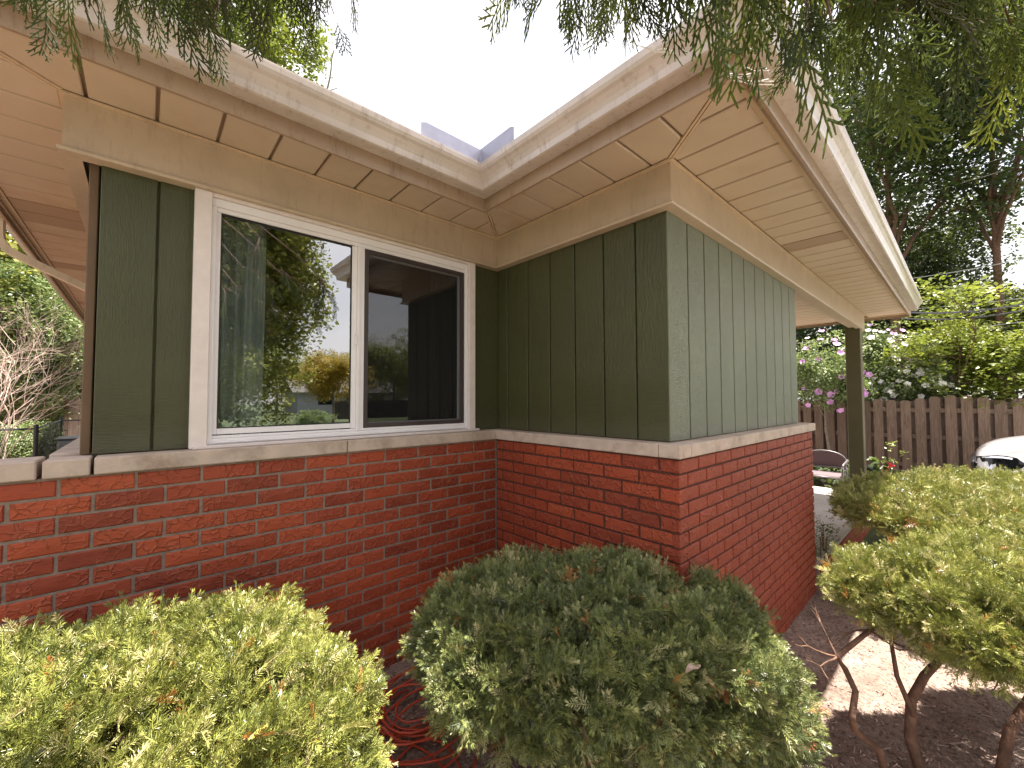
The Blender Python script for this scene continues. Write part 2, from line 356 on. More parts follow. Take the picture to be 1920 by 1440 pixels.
def grow(p, d, length, r, levels, spread, b, gravity=0.0, tips=None, nseg=5, kids=3, rng=random, shrink=0.62, wob=0.25):
    """recursive branch: adds tubes to b, records tip positions and directions"""
    pts = [np.array(p, float)]; d = np.array(d, float); d /= np.linalg.norm(d)
    for i in range(nseg):
        d = d+np.array([rng.gauss(0, wob), rng.gauss(0, wob), rng.gauss(0, wob)])*0.5+np.array([0, 0, gravity]); d /= np.linalg.norm(d)
        pts.append(pts[-1]+d*length/nseg)
        if tips is not None and levels <= 1: tips.append((pts[-1].copy(), d.copy()))
    b.tube(pts, [r*(1-0.5*i/nseg) for i in range(nseg+1)], 6 if r > 0.02 else 4, caps=False)
    if levels > 0:
        for k in range(kids):
            t = rng.randint(max(1, nseg//2), nseg) if k else nseg
            a = np.array([rng.gauss(0, 1), rng.gauss(0, 1), rng.gauss(0, 1)]); a -= d*(a@d); a /= (np.linalg.norm(a)+1e-9)
            grow(pts[t], d+a*spread, length*shrink*rng.uniform(0.8, 1.15), r*0.55, levels-1, spread, b, gravity, tips, nseg, kids, rng, shrink, wob)

# ---------------------------------------------------------------- instanced foliage (geometry nodes, 'stuff' parts only)
def sprig_collection(name, builders, m):
    col = bpy.data.collections.new(name)
    for i, (v, f) in enumerate(builders):
        me = bpy.data.meshes.new(f'{name}_{i}'); me.from_pydata([tuple(map(float, x)) for x in v], [], f); me.materials.append(m); me.update()
        col.objects.link(bpy.data.objects.new(f'{name}_{i}', me))
    return col
_groups = {}
def scatter_group(col):
    if col.name in _groups: return _groups[col.name]
    g = bpy.data.node_groups.new('scatter_'+col.name, 'GeometryNodeTree')
    g.interface.new_socket('Geometry', in_out='INPUT', socket_type='NodeSocketGeometry')
    g.interface.new_socket('Geometry', in_out='OUTPUT', socket_type='NodeSocketGeometry')
    N, L = g.nodes, g.links
    gi, go = N.new('NodeGroupInput'), N.new('NodeGroupOutput')
    ci = N.new('GeometryNodeCollectionInfo'); ci.inputs[0].default_value = col; ci.inputs['Separate Children'].default_value = True; ci.inputs['Reset Children'].default_value = True
    ip = N.new('GeometryNodeInstanceOnPoints'); ip.inputs['Pick Instance'].default_value = True
    def na(nm, ty):
        x = N.new('GeometryNodeInputNamedAttribute'); x.data_type = ty; x.inputs[0].default_value = nm; return x.outputs[0]
    L.new(gi.outputs[0], ip.inputs['Points']); L.new(ci.outputs[0], ip.inputs['Instance'])
    L.new(na('pick', 'INT'), ip.inputs['Instance Index'])
    er = N.new('FunctionNodeEulerToRotation'); L.new(na('rot', 'FLOAT_VECTOR'), er.inputs[0]); L.new(er.outputs[0], ip.inputs['Rotation'])
    L.new(na('scl', 'FLOAT'), ip.inputs['Scale']); L.new(ip.outputs[0], go.inputs[0])
    _groups[col.name] = g; return g
def frames(D, roll=None, upness=None):
    """euler angles that turn +Z to D, local Y near 'up' unless roll given"""
    D = D/np.linalg.norm(D, axis=1)[:, None]; n = len(D)
    ref = np.tile(np.array([0, 0, 1.0]), (n, 1)) if upness is None else upness
    bad = np.abs((D*ref).sum(1)) > 0.97; ref = ref.copy(); ref[bad] = [1.0, 0.02, 0]
    X = np.cross(ref, D); X /= np.linalg.norm(X, axis=1)[:, None]; Y = np.cross(D, X)
    if roll is not None:
        c, s = np.cos(roll)[:, None], np.sin(roll)[:, None]; X, Y = X*c+Y*s, -X*s+Y*c
    ry = -np.arcsin(np.clip(X[:, 2], -1, 1)); rx = np.arctan2(Y[:, 2], D[:, 2]); rz = np.arctan2(X[:, 1], X[:, 0])
    return np.stack([rx, ry, rz], 1)
def scatter(name, P, E, sc, tint, col, parent=None, npick=None):
    n = len(P); me = bpy.data.meshes.new(name); me.vertices.add(n); me.vertices.foreach_set('co', np.asarray(P, np.float32).ravel())
    for nm, ty, arr, key in (('rot', 'FLOAT_VECTOR', E, 'vector'), ('scl', 'FLOAT', sc, 'value'), ('tint', 'FLOAT', tint, 'value')):
        a = me.attributes.new(nm, ty, 'POINT'); a.data.foreach_set(key, np.asarray(arr, np.float32).ravel())
    a = me.attributes.new('pick', 'INT', 'POINT'); a.data.foreach_set('value', RNG.integers(0, len(col.objects), n).astype(np.int32))
    o = link(name, me, parent); md = o.modifiers.new('scatter', 'NODES'); md.node_group = scatter_group(col)
    o['kind'] = 'stuff'; return o

def needle(v, f, base, d, side, L, w, lift):
    base = np.array(base); d = d/np.linalg.norm(d); side = side/np.linalg.norm(side)
    k = len(v); mid = base+d*L*0.5+lift*L*0.06
    v += [base, mid-side*w/2, base+d*L, mid+side*w/2]; f.append((k, k+1, k+2, k+3))
def yew_sprig(rng, L=0.075, twigs=0, nl=0.026, w=0.0038):
    v, f = [], []
    def shoot(p0, d, L):
        d = d/np.linalg.norm(d); a = np.cross(d, [0, 1, 0.01]); a /= np.linalg.norm(a); nrm = np.cross(a, d)
        k = len(v); r = 0.0011
        for q in (p0, p0+d*L): v.extend([q+a*r, q-a*r*0.5+nrm*r, q-a*r*0.5-nrm*r])
        f.extend([(k, k+1, k+4, k+3), (k+1, k+2, k+5, k+4), (k+2, k, k+3, k+5)])
        n = int(L/0.0046)
        for i in range(n):
            t = (i+0.5)/n; p = p0+d*L*t; s = 1 if i % 2 else -1
            ang = math.radians(rng.uniform(48, 72)*(1-0.45*t*t)); up = rng.uniform(-0.1, 0.75)
            out = a*s*math.cos(up)+nrm*math.sin(up)
            dd = d*math.cos(ang)+out*math.sin(ang)
            l = nl*(0.75+0.35*math.sin(math.pi*min(1, t*1.1+0.1)))*rng.uniform(0.85, 1.1)
            needle(v, f, p, dd, np.cross(dd, nrm+a*0.3*s), l, w, nrm)
        for i in range(5):
            dd = d+a*rng.uniform(-.7, .7)+nrm*rng.uniform(-.2, .6); needle(v, f, p0+d*L, dd, np.cross(dd, nrm), nl*0.8, w, nrm)
    z = np.array([0, 0, 1.0]); x = np.array([1.0, 0, 0])
    shoot(np.zeros(3), z+x*rng.uniform(-.1, .1), L)
    for i in range(twigs):
        s = 1 if i % 2 else -1; shoot(z*L*(0.25+0.25*i), z*0.8+x*s*0.8+np.array([0, rng.uniform(-.2, .4), 0]), L*0.6)
    return v, f
def cedar_spray(rng, L=0.17, w=0.0036):
    """flat drooping fan of scale-leaf branchlets in the XZ plane"""
    v, f = [], []
    def seg(p, q, w0, w1):
        d = q-p; n = np.array([-d[2], 0, d[0]]); n /= (np.linalg.norm(n)+1e-9); y = np.array([0, 0.45, 0])
        k = len(v); v.extend([p-n*w0/2, p+y*w0, p+n*w0/2, q+n*w1/2, q+y*w1, q-n*w1/2]); f.extend([(k, k+1, k+4, k+5), (k+1, k+2, k+3, k+4)])
    def bead(p, d, L, w):
        """branchlet of overlapping scales: zig-zag widths"""
        n = max(2, int(L/0.0075)); q = p
        for i in range(n):
            t = p+d*L*(i+1)/n; seg(q, t, w*1.12*(1-0.35*i/n), w*0.72*(1-0.35*i/n)); q = t
        return q
    def rot(d, a): return np.array([d[0]*math.cos(a)+d[2]*math.sin(a), d[1], -d[0]*math.sin(a)+d[2]*math.cos(a)])
    d = np.array([0, 0, 1.0]); p = np.zeros(3); n = int(L/0.0115); c = rng.uniform(-.025, .025)
    for i in range(n):
        d = rot(d, c); q = p+d*0.0115+np.array([0, rng.gauss(0, .0008), 0]); seg(p, q, w*0.9, w*0.8); t = i/n; s = 1 if i % 2 else -1
        l1 = (0.062*(1-t)**0.8+0.012)*min(1, 0.45+2.2*t)*rng.uniform(.8, 1.15)
        d1 = rot(d, s*math.radians(rng.uniform(30, 42))); d1[1] += rng.gauss(0, .08)
        m = max(1, int(l1/0.0095)); pp = q.copy()
        for j in range(m):
            d1 = rot(d1, -s*0.045); qq = pp+d1*l1/m; seg(pp, qq, w, w*0.8)
            if j > 0 or t > 0.2:
                l2 = 0.020*(1-j/m*0.7)*rng.uniform(.7, 1.1)
                ss = 1 if j % 2 else -1
                if l1 > 0.02: bead(qq, rot(d1, ss*math.radians(33)), l2, w*0.9)
            pp = qq
        bead(pp, d1, 0.011, w*0.9)
        p = q
    bead(p, d, 0.014, w); return v, f
def leaf_clump(rng, n=22, R=0.22, size=0.085, flat=0.5, star=False):
    v, f = [], []
    for i in range(n):
        c = np.array([rng.gauss(0, 1), rng.gauss(0, 1), rng.gauss(0, 0.8)]); c = c/np.linalg.norm(c)*R*rng.random()**0.4
        nrm = np.array([rng.gauss(0, flat), rng.gauss(0, flat), 1.0]); nrm /= np.linalg.norm(nrm)
        a = np.array([rng.gauss(0, 1), rng.gauss(0, 1), 0.0]); a -= nrm*(a@nrm); a /= np.linalg.norm(a); b = np.cross(nrm, a)
        s = size*rng.uniform(.6, 1.15); k = len(v)
        v.extend([c-a*s*.5, c-a*s*0.08+b*s*.36-nrm*s*.07, c+a*s*.5-nrm*s*.1, c-a*s*0.08-b*s*.36-nrm*s*.07]); f.append((k, k+1, k+2)); f.append((k, k+2, k+3))
    return v, f
def flower(rng, s=0.09):
    v, f = [], []
    for i in range(5):
        t = 2*math.pi*i/5; a = np.array([math.cos(t), math.sin(t), .45]); b = np.array([-math.sin(t), math.cos(t), 0])
        k = len(v); v.extend([np.zeros(3), a*s*.4+b*s*.3, a*s*.62, a*s*.4-b*s*.3]); f.append((k, k+1, k+2, k+3))
    return v, f
rg = random.Random(3)
COL = {}
COL['yew'] = sprig_collection('yew_sprig', [yew_sprig(rg, L, tw) for L, tw in ((.06, 0), (.075, 0), (.07, 2), (.085, 1), (.055, 2))], M['yew'])
COL['yewshade'] = sprig_collection('yew_shade_sprig', [yew_sprig(rg, L, tw) for L, tw in ((.06, 0), (.075, 0), (.07, 2), (.085, 1), (.055, 2))], M['yewshade'])
COL['cedar'] = sprig_collection('cedar_spray', [cedar_spray(rg, L) for L in (.13, .16, .19, .15, .11)], M['cedar'])
for k_, mt in (('oak', 'oak'), ('maple', 'maple'), ('gold', 'gold'), ('lime', 'lime')):
    COL[k_] = sprig_collection(k_+'_clump', [leaf_clump(rg, 24, .24, .10, .55) for _ in range(4)], M[mt])
M['garden'] = leaf_mat('olive_maple_leaves', [(0.08, 0.10, 0.02), (0.15, 0.165, 0.03), (0.24, 0.24, 0.045), (0.36, 0.33, 0.07)], 0.5, 0.42)
COL['garden'] = sprig_collection('garden_clump', [leaf_clump(rg, 24, .24, .10, .55) for _ in range(4)], M['garden'])
COL['limeleaf'] = sprig_collection('young_leaf', [leaf_clump(rg, 14, .14, .085, .35) for _ in range(4)], M['lime'])
COL['shrub'] = sprig_collection('shrub_clump', [leaf_clump(rg, 26, .13, .048, .6) for _ in range(4)], M['shrub'])
COL['hosta'] = sprig_collection('broad_leaf', [leaf_clump(rg, 8, .10, .12, .5) for _ in range(3)], M['oak'])
COL['white'] = sprig_collection('white_flower', [flower(rg, s) for s in (.08, .1)], M['whiteflower'])
COL['purple'] = sprig_collection('purple_flower', [flower(rg, s) for s in (.08, .1)], M['purpleflower'])

# ================================================================ SETTING
def gz(x, y):
    """height of the planting bed"""
    h = -0.03 - 0.045*np.clip(x+0.6, -1, 3) + 0.05*np.exp(-((y-0.0)/0.35)**2)*(x < 0.1)
    return np.clip(h, -0.115, 0.06)
def vnoise(x, y, s):
    return np.sin(x*s*1.3+1.7*np.sin(y*s*0.9+.3))*np.sin(y*s*1.1+1.9*np.sin(x*s*0.7+1.1))
nx, ny = 300, 220; X, Y = np.meshgrid(np.linspace(-4.2, 2.9, nx), np.linspace(-3.6, 1.4, ny))
Z = gz(X, Y)+0.007*vnoise(X, Y, 9)+0.005*vnoise(X+3, Y-1, 23)+0.0035*vnoise(X-2, Y+5, 61)+RNG.normal(0, 0.0022, X.shape)
v = np.stack([X, Y, Z], -1).reshape(-1, 3)
idx = np.arange(nx*ny).reshape(ny, nx); f = np.stack([idx[:-1, :-1], idx[:-1, 1:], idx[1:, 1:], idx[1:, :-1]], -1).reshape(-1, 4)
kind(mesh('planting_bed', v, f, M['soil'], smooth=True), 'structure')
kind(mesh('ground', [(-150, -150, -.16), (150, -150, -.16), (150, 150, -.16), (-150, 150, -.16)], [(0, 1, 2, 3)], M['lawn']), 'structure')
kind(bx('side_patio', (-12, .3, -.3), (-2.2, 14, -.13), M['patio']), 'structure')  # unseen reddish ground added to warm the light bounced onto the side soffit
kind(bx('driveway', (5.95, -9, -.30), (8.6, 14, -.10), M['concrete']), 'structure')
kind(bx('front_walk', (-6.5, -6.6, -.2), (5.95, -4.6, -.13), M['concrete']), 'structure')
kind(bx('fence_bed', (8.6, -12, -.3), (9.6, 12, -.06), M['soil']), 'structure')
# wood chips and small stones
cc = sprig_collection('chip', [([(0, 0, 0), (a, 0, .002), (a*1.1, b, .004), (.001, b*.9, .001), (a*.5, b*.5, .006)], [(0, 1, 4), (1, 2, 4), (2, 3, 4), (3, 0, 4)]) for a, b in ((.03, .006), (.018, .008), (.012, .01), (.04, .004))], M['chip'])
n = 9000; px = RNG.uniform(-1.6, 2.2, n); py = RNG.uniform(-3.0, -0.02, n)
P = np.stack([px, py, gz(px, py)+0.006], 1); E = np.stack([RNG.normal(0, .25, n), RNG.normal(0, .25, n), RNG.uniform(0, 6.28, n)], 1)
o = scatter('mulch', P, E, RNG.uniform(.3, 1.0, n), RNG.random(n), cc); o['label'] = 'loose bark chips and twigs over the soil bed'; o['category'] = 'mulch'

# ================================================================ HOUSE
H = empty('house', 'single-storey house with red brick base, green board walls and almond eaves', 'house', (-1.0, 0, 0))
H.location = (0, 0, 0)
ZS = 1.222; ZT = 1.285; ZF0, ZF1 = 2.44, 2.645; SOF = 2.645
YB = -1.297; XE = 2.407; G = 0.078
# --- brick walls: mortar slab + bricks
wallW = bx('brick_wall', (-3.6, 0.0055, -.25), (0.009, .13, ZS), M['mortar'], H)
wallR = bx('brick_wall', (0.009, YB+.009, -.25), (.13, 0.13, ZS-.001), M['mortar_red'], H)
wallF = bx('brick_wall', (.131, YB+.009, -.25), (XE-.009, YB+.13, ZS-.001), M['mortar_red'], H)
wallE = bx('brick_wall', (XE-.13, YB+.131, -.25), (XE-.009, 2.6, ZS-.001), M['mortar'], H)
wallS = bx('brick_wall', (-2.06, .131, -.25), (-1.94, 9, ZS-.001), M['mortar'], H)
CH = 0.0672; JT = 0.0105
def brick_mesh(L, seed):
    """one brick, length on X, front at y=0, with rounded arrises and a slightly uneven face"""
    r = random.Random(seed); h = CH-JT; c = 0.0035; d = 0.03
    v = []
    for (yy, ins) in ((d, 0), (c, 0), (0, c)):
        for (x, z) in ((ins, ins), (L-ins, ins), (L-ins, h-ins), (ins, h-ins)):
            v.append((x+r.uniform(-.001, .001)*(yy < d), yy+r.uniform(-.0008, .0012)*(yy < d), z+r.uniform(-.0008, .0008)*(yy < d)))
    v.append((L*r.uniform(.4, .6), -r.uniform(.0, .002), h*.5))
    f = []
    for k in (0, 4):
        for i in range(4): f.append((k+i, k+(i+1) % 4, k+4+(i+1) % 4, k+4+i))
    for i in range(4): f.append((8+i, 8+(i+1) % 4, 12))
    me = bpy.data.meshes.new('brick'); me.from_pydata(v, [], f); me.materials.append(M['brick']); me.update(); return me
_bm = {}
def get_brick(L):
    key = (round(L, 3), random.randint(0, 3))
    if key not in _bm: _bm[key] = brick_mesh(key[0], hash(key) & 0xffff)
    return _bm[key]
cand = []
def lay(wall, origin, ang, length, j0, j1, pitch, both):
    """courses downward from the sill; j0/j1 = first joint of even/odd rows, measured along the wall"""
    for row in range(20):
        z = ZS-.004-CH*(row+1)+JT*0.5+0.0
        a = (j0 if row % 2 == 0 else j1)
        while a > 0: a -= pitch
        s = a
        while s < length:
            x0 = max(s+JT/2, 0.0 if both[0] else JT*.6); x1 = min(s+pitch-JT/2, length if both[1] else length-JT*.6)
            if x1-x0 > 0.03:
                x0 += random.uniform(-.0012, .0012)
                cand.append((wall, origin[0]+math.cos(ang)*x0, origin[1]+math.sin(ang)*x0, z+random.uniform(-.0007, .0007), ang, x1-x0))
            s += pitch
lay(wallW, (-3.6, 0), 0, 3.6, (3.6-.195) % .2045, (3.6-.09) % .2055, .2048, (False, False))
lay(wallR, (0, 0), -math.pi/2, 1.297, .171, .063, .2055, (False, True))
lay(wallF, (0, YB), 0, XE, .0+.2055, .0905, .2055, (True, True))
def score(c):
    w, x, y, z, a, L = c
    mx, my = x+math.cos(a)*L/2, y+math.sin(a)*L/2; px_, py_, d = project((mx, my, z+.03))
    if d < .1 or not (-40 < px_ < 1960) or py_ > 1460: return -1
    if w == wallW and py_ > 1180+ (60 if px_ > 560 else 0): return 0.01
    if w == wallR and py_ > 1060: return 0.02
    if w == wallF and py_ > 1010+(px_-1273)*0.75: return 0.02
    n_ = (math.sin(a), -math.cos(a)); vv = np.array([CAM[0]-mx, CAM[1]-my, CAM[2]-z]); r = np.linalg.norm(vv)
    return abs(n_[0]*vv[0]+n_[1]*vv[1])/r**3*L
cand.sort(key=score, reverse=True)
rest = B()
for i, (w, x, y, z, a, L) in enumerate(cand):
    me = get_brick(L); tilt = random.gauss(0, .0016)
    if i < 298:
        o = bpy.data.objects.new('brick', me); C.objects.link(o); o.parent = w; o.location = (x, y, z); o.rotation_euler = (0, tilt, a)
    else:
        Mx = Matrix.Translation((x, y, z)) @ Matrix.Rotation(a, 4, 'Z')
        rest.add([tuple(Mx @ q.co) for q in me.vertices], [tuple(p.vertices) for p in me.polygons])
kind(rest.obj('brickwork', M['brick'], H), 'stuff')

# --- limestone sill stones
def stone(a, b): return bx('sill_stone', a, b, M['sill'], H, 0.004)
stone((-1.945, -.014, ZS), (-1.02, .10, ZT)); stone((-1.016, -.014, ZS+.0005), (-.012, .10, ZT-.0005))
stone((-2.072, -.016, ZS), (-1.955, .118, ZT))
stone((-3.62, -.014, ZS), (-2.086, .17, ZT+.002))
B().box((-2.072, .121, ZS), (-1.94, 8.9, ZT+.012), .004).obj('sill_stone', M['sill'], H)
stone((-.0115, -1.2, ZS), (.10, .10, ZT)); 
stone((-.0125, YB-.0125, ZS+.001), (.10, -1.203, ZT)); stone((.104, YB-.0125, ZS), (XE+.055, YB+.10, ZT-.0005))
B().box((XE-.07, YB+.103, ZS), (XE+.055, 2.6, ZT-.0005), .004).obj('sill_stone', M['sill'], H)

# --- green board walls
zb, zt = ZT+.004, ZF0+.06
sideW = bx('siding_wall', (-1.955, G+.014, ZT-.02), (-1.66, G+.06, zt+.1), M['green'], H)
sideW2 = bx('siding_wall', (-.15, G+.014, ZT-.02), (G+.1, G+.06, zt+.1), M['green'], H)
above = bx('window_header', (-1.66, G+.014, 2.41), (-.15, G+.06, zt+.1), M['green'], H)
sideR = bx('siding_wall', (G+.014, YB+G+.014, ZT-.02), (G+.06, G+.014, zt+.1), M['green'], H)
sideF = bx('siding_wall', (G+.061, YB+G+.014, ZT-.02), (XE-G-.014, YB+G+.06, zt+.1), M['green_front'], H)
bx('siding_wall', (XE-G-.06, YB+G+.061, ZT-.02), (XE-G-.014, 2.55, zt+.1), M['green'], H)
bx('siding_wall', (-1.955, G+.061, ZT-.02), (-1.91, 9, zt+.1), M['green'], H)
def boards(par, cuts, fixed, axis, m, face=1):
    for a, b in zip(cuts[:-1], cuts[1:]):
        q_ = .0062 if m is M['green_front'] else .0045; a2, b2 = a+q_, b-q_
        if axis == 'x': B().box((a2, fixed, zb), (b2, fixed+.0139, zt), .0025).obj('siding_board', m, par)
        else: B().box((fixed, a2, zb), (fixed+.0139, b2, zt), .0025).obj('siding_board', m, par)
boards(sideW, [-1.962, -1.785, -1.655], G, 'x', M['green'])
boards(sideW2, [-.152, G+.012], G, 'x', M['green'])
boards(sideR, [YB+G+.0005, -1.042, -.842, -.637, -.437, -.237, -.033, G-.001], G, 'y', M['green'])
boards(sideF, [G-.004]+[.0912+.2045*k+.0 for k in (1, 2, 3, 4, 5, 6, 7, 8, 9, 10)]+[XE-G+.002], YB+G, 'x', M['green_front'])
B().box((-1.992, G+.02, zb), (-1.963, G+.11, zt), .003).obj('corner_board', M['corner_shaded'], H)
B().box((-1.9625, G+.111, zb), (-1.956, 9, zt)).obj('side_cladding', M['green'], H)

# --- frieze, fascia, gutter, soffit
FR = [(-2.06, 9.5), (-2.06, .035), (.035, .035), (.035, -1.262), (5.60, -1.262)]   # travel so that 'out' is on the right? checked below
FRr = FR[::-1]
def sw(name, path, prof, m, par=H): return sweep(name, path[::-1] if False else path, prof, m, par)
# outward is to the right of travel when walking +Y->-Y on the left side; here west side is walked southwards, so outward = right
sw('frieze_board', FR, [(0, ZF0), (0, ZF1), (-.03, ZF1), (-.03, ZF0)], M['frieze'])
sw('frieze_moulding', FR, [(.011, ZF0-.016), (.014, ZF0-.004), (.004, ZF0+.0), (-.05, ZF0+.0), (-.05, ZF0-.016)], M['frieze'])
sw('soffit_moulding', FR, [(.014, ZF1-.012), (.014, ZF1-.001), (.0005, ZF1-.001), (.0005, ZF1-.012)], M['almond'])
FA = [(-2.46, 9.5), (-2.46, -.30), (-.335, -.30), (-.335, -1.695), (5.9, -1.695), (5.9, 2.4)]
fz = 2.600
sw('fascia', FA, [(0, fz), (.012, fz), (.014, fz+.012), (.012, 2.672), (.012, 2.79), (-.02, 2.79), (-.02, fz+.02), (0, fz+.02)], M['fascia_dirty'])
sw('soffit_border', FA, [(-.0005, SOF-.012), (-.0005, SOF+.006), (-.045, SOF+.006), (-.045, SOF-.006)], M['almond'])
GU = [(-2.46, 9.5), (-2.46, -.30), (-.335, -.30), (-.335, -1.695), (5.9, -1.695)]
sw('gutter', GU, [(.0125, 2.674), (.078, 2.674), (.086, 2.678), (.088, 2.690), (.090, 2.706), (.098, 2.724), (.112, 2.742), (.124, 2.752), (.131, 2.766), (.132, 2.786), (.132, 2.794), (.120, 2.794), (.120, 2.790),
   (.127, 2.788), (.126, 2.770), (.119, 2.757), (.106, 2.746), (.093, 2.728), (.085, 2.708), (.083, 2.682), (.0125, 2.679)], M['gutter'])
# gutter seams: joint bands near the valley
for (a, b) in (((-.72, -.30), (-.705, -.30)), ((-.335, -.62), (-.335, -.635))):
    sweep('gutter_joint', [a, b], [(.0125, 2.671), (.080, 2.671), (.0885, 2.676), (.0905, 2.690), (.0925, 2.706), (.1005, 2.722), (.1145, 2.740), (.1265, 2.750), (.1335, 2.766), (.1345, 2.796), (.128, 2.796), (.126, 2.768), (.09, 2.72), (.0125, 2.676)], M['gutter'], H)
# splash guards over the valley lip
B().add([(-.83, -.425, 2.785), (-.4675, -.425, 2.785), (-.4675, -.425, 2.872), (-.80, -.425, 2.872), (-.83, -.425, 2.86),
         (-.83, -.4225, 2.785), (-.4675, -.4225, 2.785), (-.4675, -.4225, 2.872), (-.80, -.4225, 2.872), (-.83, -.4225, 2.86)],
        [(0, 1, 2, 3, 4), (9, 8, 7, 6, 5), (0, 4, 9, 5), (4, 3, 8, 9), (3, 2, 7, 8)]).obj('splash_guard', M['galv'], H)
B().add([(-.4665, -.425, 2.785), (-.4665, -.70, 2.785), (-.4665, -.70, 2.862), (-.4665, -.675, 2.874), (-.4665, -.425, 2.872),
         (-.464, -.425, 2.785), (-.464, -.70, 2.785), (-.464, -.70, 2.862), (-.464, -.675, 2.874), (-.464, -.425, 2.872)],
        [(0, 1, 2, 3, 4), (9, 8, 7, 6, 5), (1, 6, 7, 2), (2, 7, 8, 3), (3, 8, 9, 4)]).obj('splash_guard', M['galv'], H)
# soffit: backing channel sheet + separate panels clipped at the mitres
soff = B().prism([(-2.459, -.299), (-.336, -.299), (-.034, .034), (-.034, .5), (-2.459, .5)], SOF+.017, SOF+.024) \
    .prism([(-.334, -1.694), (5.899, -1.694), (5.899, 2.4), (-.033, 2.4), (-.033, -.0), (-.334, -.299)], SOF+.0175, SOF+.024) \
    .prism([(-2.459, .501), (-1.9, .501), (-1.9, 9.5), (-2.459, 9.5)], SOF+.017, SOF+.024).obj('soffit', M['channel'], H)
def clip(poly, a, b):
    """keep the side left of a->b"""
    out = []; n = len(poly)
    def sd_(p): return (b[0]-a[0])*(p[1]-a[1])-(b[1]-a[1])*(p[0]-a[0])
    for i in range(n):
        p, q = poly[i], poly[(i+1) % n]; sp, sq = sd_(p), sd_(q)
        if sp >= 0: out.append(p)
        if (sp >= 0) != (sq >= 0):
            t = sp/(sp-sq); out.append((p[0]+t*(q[0]-p[0]), p[1]+t*(q[1]-p[1])))
    return out
def area(p): return abs(sum(p[i][0]*p[(i+1) % len(p)][1]-p[(i+1) % len(p)][0]*p[i][1] for i in range(len(p))))/2
def panel(poly, clips=(), m='soffit', dz=0.0):
    for a, b in clips: poly = clip(poly, a, b)
    if len(poly) < 3 or area(poly) < .0006: return
    cx = sum(p[0] for p in poly)/len(poly); cy = sum(p[1] for p in poly)/len(poly)
    b = B(); n = len(poly); A = sum(poly[i][0]*poly[(i+1) % n][1]-poly[(i+1) % n][0]*poly[i][1] for i in range(n))
    if A < 0: poly = poly[::-1]
    z0 = SOF+dz; ins = .006
    inn = []
    for p in poly:
        d = np.array([cx-p[0], cy-p[1]]); d = d/np.linalg.norm(d)*ins; inn.append((p[0]+d[0], p[1]+d[1]))
    v = [(x, y, z0) for x, y in inn]+[(x, y, z0+.004) for x, y in poly]+[(x, y, z0+.012) for x, y in poly]
    f = [tuple(range(n))[::-1]]+[(i, (i+1) % n, n+(i+1) % n, n+i) for i in range(n)]+[(n+i, n+(i+1) % n, 2*n+(i+1) % n, 2*n+i) for i in range(n)]
    mesh('soffit_panel', v, f, M[m], soff)
g = .0060
hipL = ((-2.06, .035), (-2.46, -.30)); val = ((.035, .035), (-.335, -.30)); hipR = ((.035, -1.262), (-.335, -1.695))
def off(l, d):
    (a, b) = l; t = np.array([b[0]-a[0], b[1]-a[1]]); t /= np.linalg.norm(t); n_ = np.array([-t[1], t[0]])*d
    return ((a[0]+n_[0], a[1]+n_[1]), (b[0]+n_[0], b[1]+n_[1]))
def rev(l): return (l[1], l[0])
MT = .014
# W eave: right of hipL (x greater), left of the valley line
sx = [-2.42, -2.205] + [-2.0013+.2035*k for k in range(11)]
for a, b in zip(sx[:-1], sx[1:]):
    panel([(a+g, -.257), (b-g, -.257), (b-g, .021), (a+g, .021)], [off(hipL, MT), rev(off(val, -MT))])
sy = [.04, -.118, -.3306, -.5423, -.756, -.9625, -1.169, -1.375, -1.60]
for a, b in zip(sy[:-1], sy[1:]):
    panel([(-.292, b+g), (.021, b+g), (.021, a-g), (-.292, a-g)], [off(val, MT), rev(off(hipR, -MT))])
g = .0085
xs = [-.33, -.12, .079]+[.284+.2055*i for i in range(28)]
for k, (a, b) in enumerate(zip(xs[:-1], xs[1:])):
    if a > 5.84: break
    b = min(b, 5.855)
    panel([(a+g, -1.652), (b-g, -1.652), (b-g, -1.276), (a+g, -1.276)], [off(hipR, MT)], 'vent' if k in (10, ) else 'soffit')
g = .0058
sl = [-.26, -.035] + [.175+.2055*i for i in range(42)]
for k, (a, b) in enumerate(zip(sl[:-1], sl[1:])):
    panel([(-2.417, a+g), (-2.074, a+g), (-2.074, b-g), (-2.417, b-g)], [rev(off(hipL, -MT))], 'vent' if k in (8, 9, 15, 24) else 'soffit')
for k in range(17):                    # porch ceiling
    a = XE+.02+.2055*k; b = min(a+.2055, 5.855)
    if b-a > .02: panel([(a+g, -1.226), (b-g, -1.226), (b-g, 2.3), (a+g, 2.3)])
# mitre strips
for l in (hipL, val, hipR):
    for d in (-.0075, .0075):
        (a, b) = off(l, d); t = np.array([b[0]-a[0], b[1]-a[1]]); t /= np.linalg.norm(t); n_ = np.array([-t[1], t[0]])*.0055
        B().prism([(a[0]+n_[0]+t[0]*.012, a[1]+n_[1]+t[1]*.012), (b[0]+n_[0]-t[0]*.05, b[1]+n_[1]-t[1]*.05), (b[0]-n_[0]-t[0]*.05, b[1]-n_[1]-t[1]*.05), (a[0]-n_[0]+t[0]*.012, a[1]-n_[1]+t[1]*.012)], SOF-.004, SOF+.011).obj('mitre_strip', M['almond'], soff)
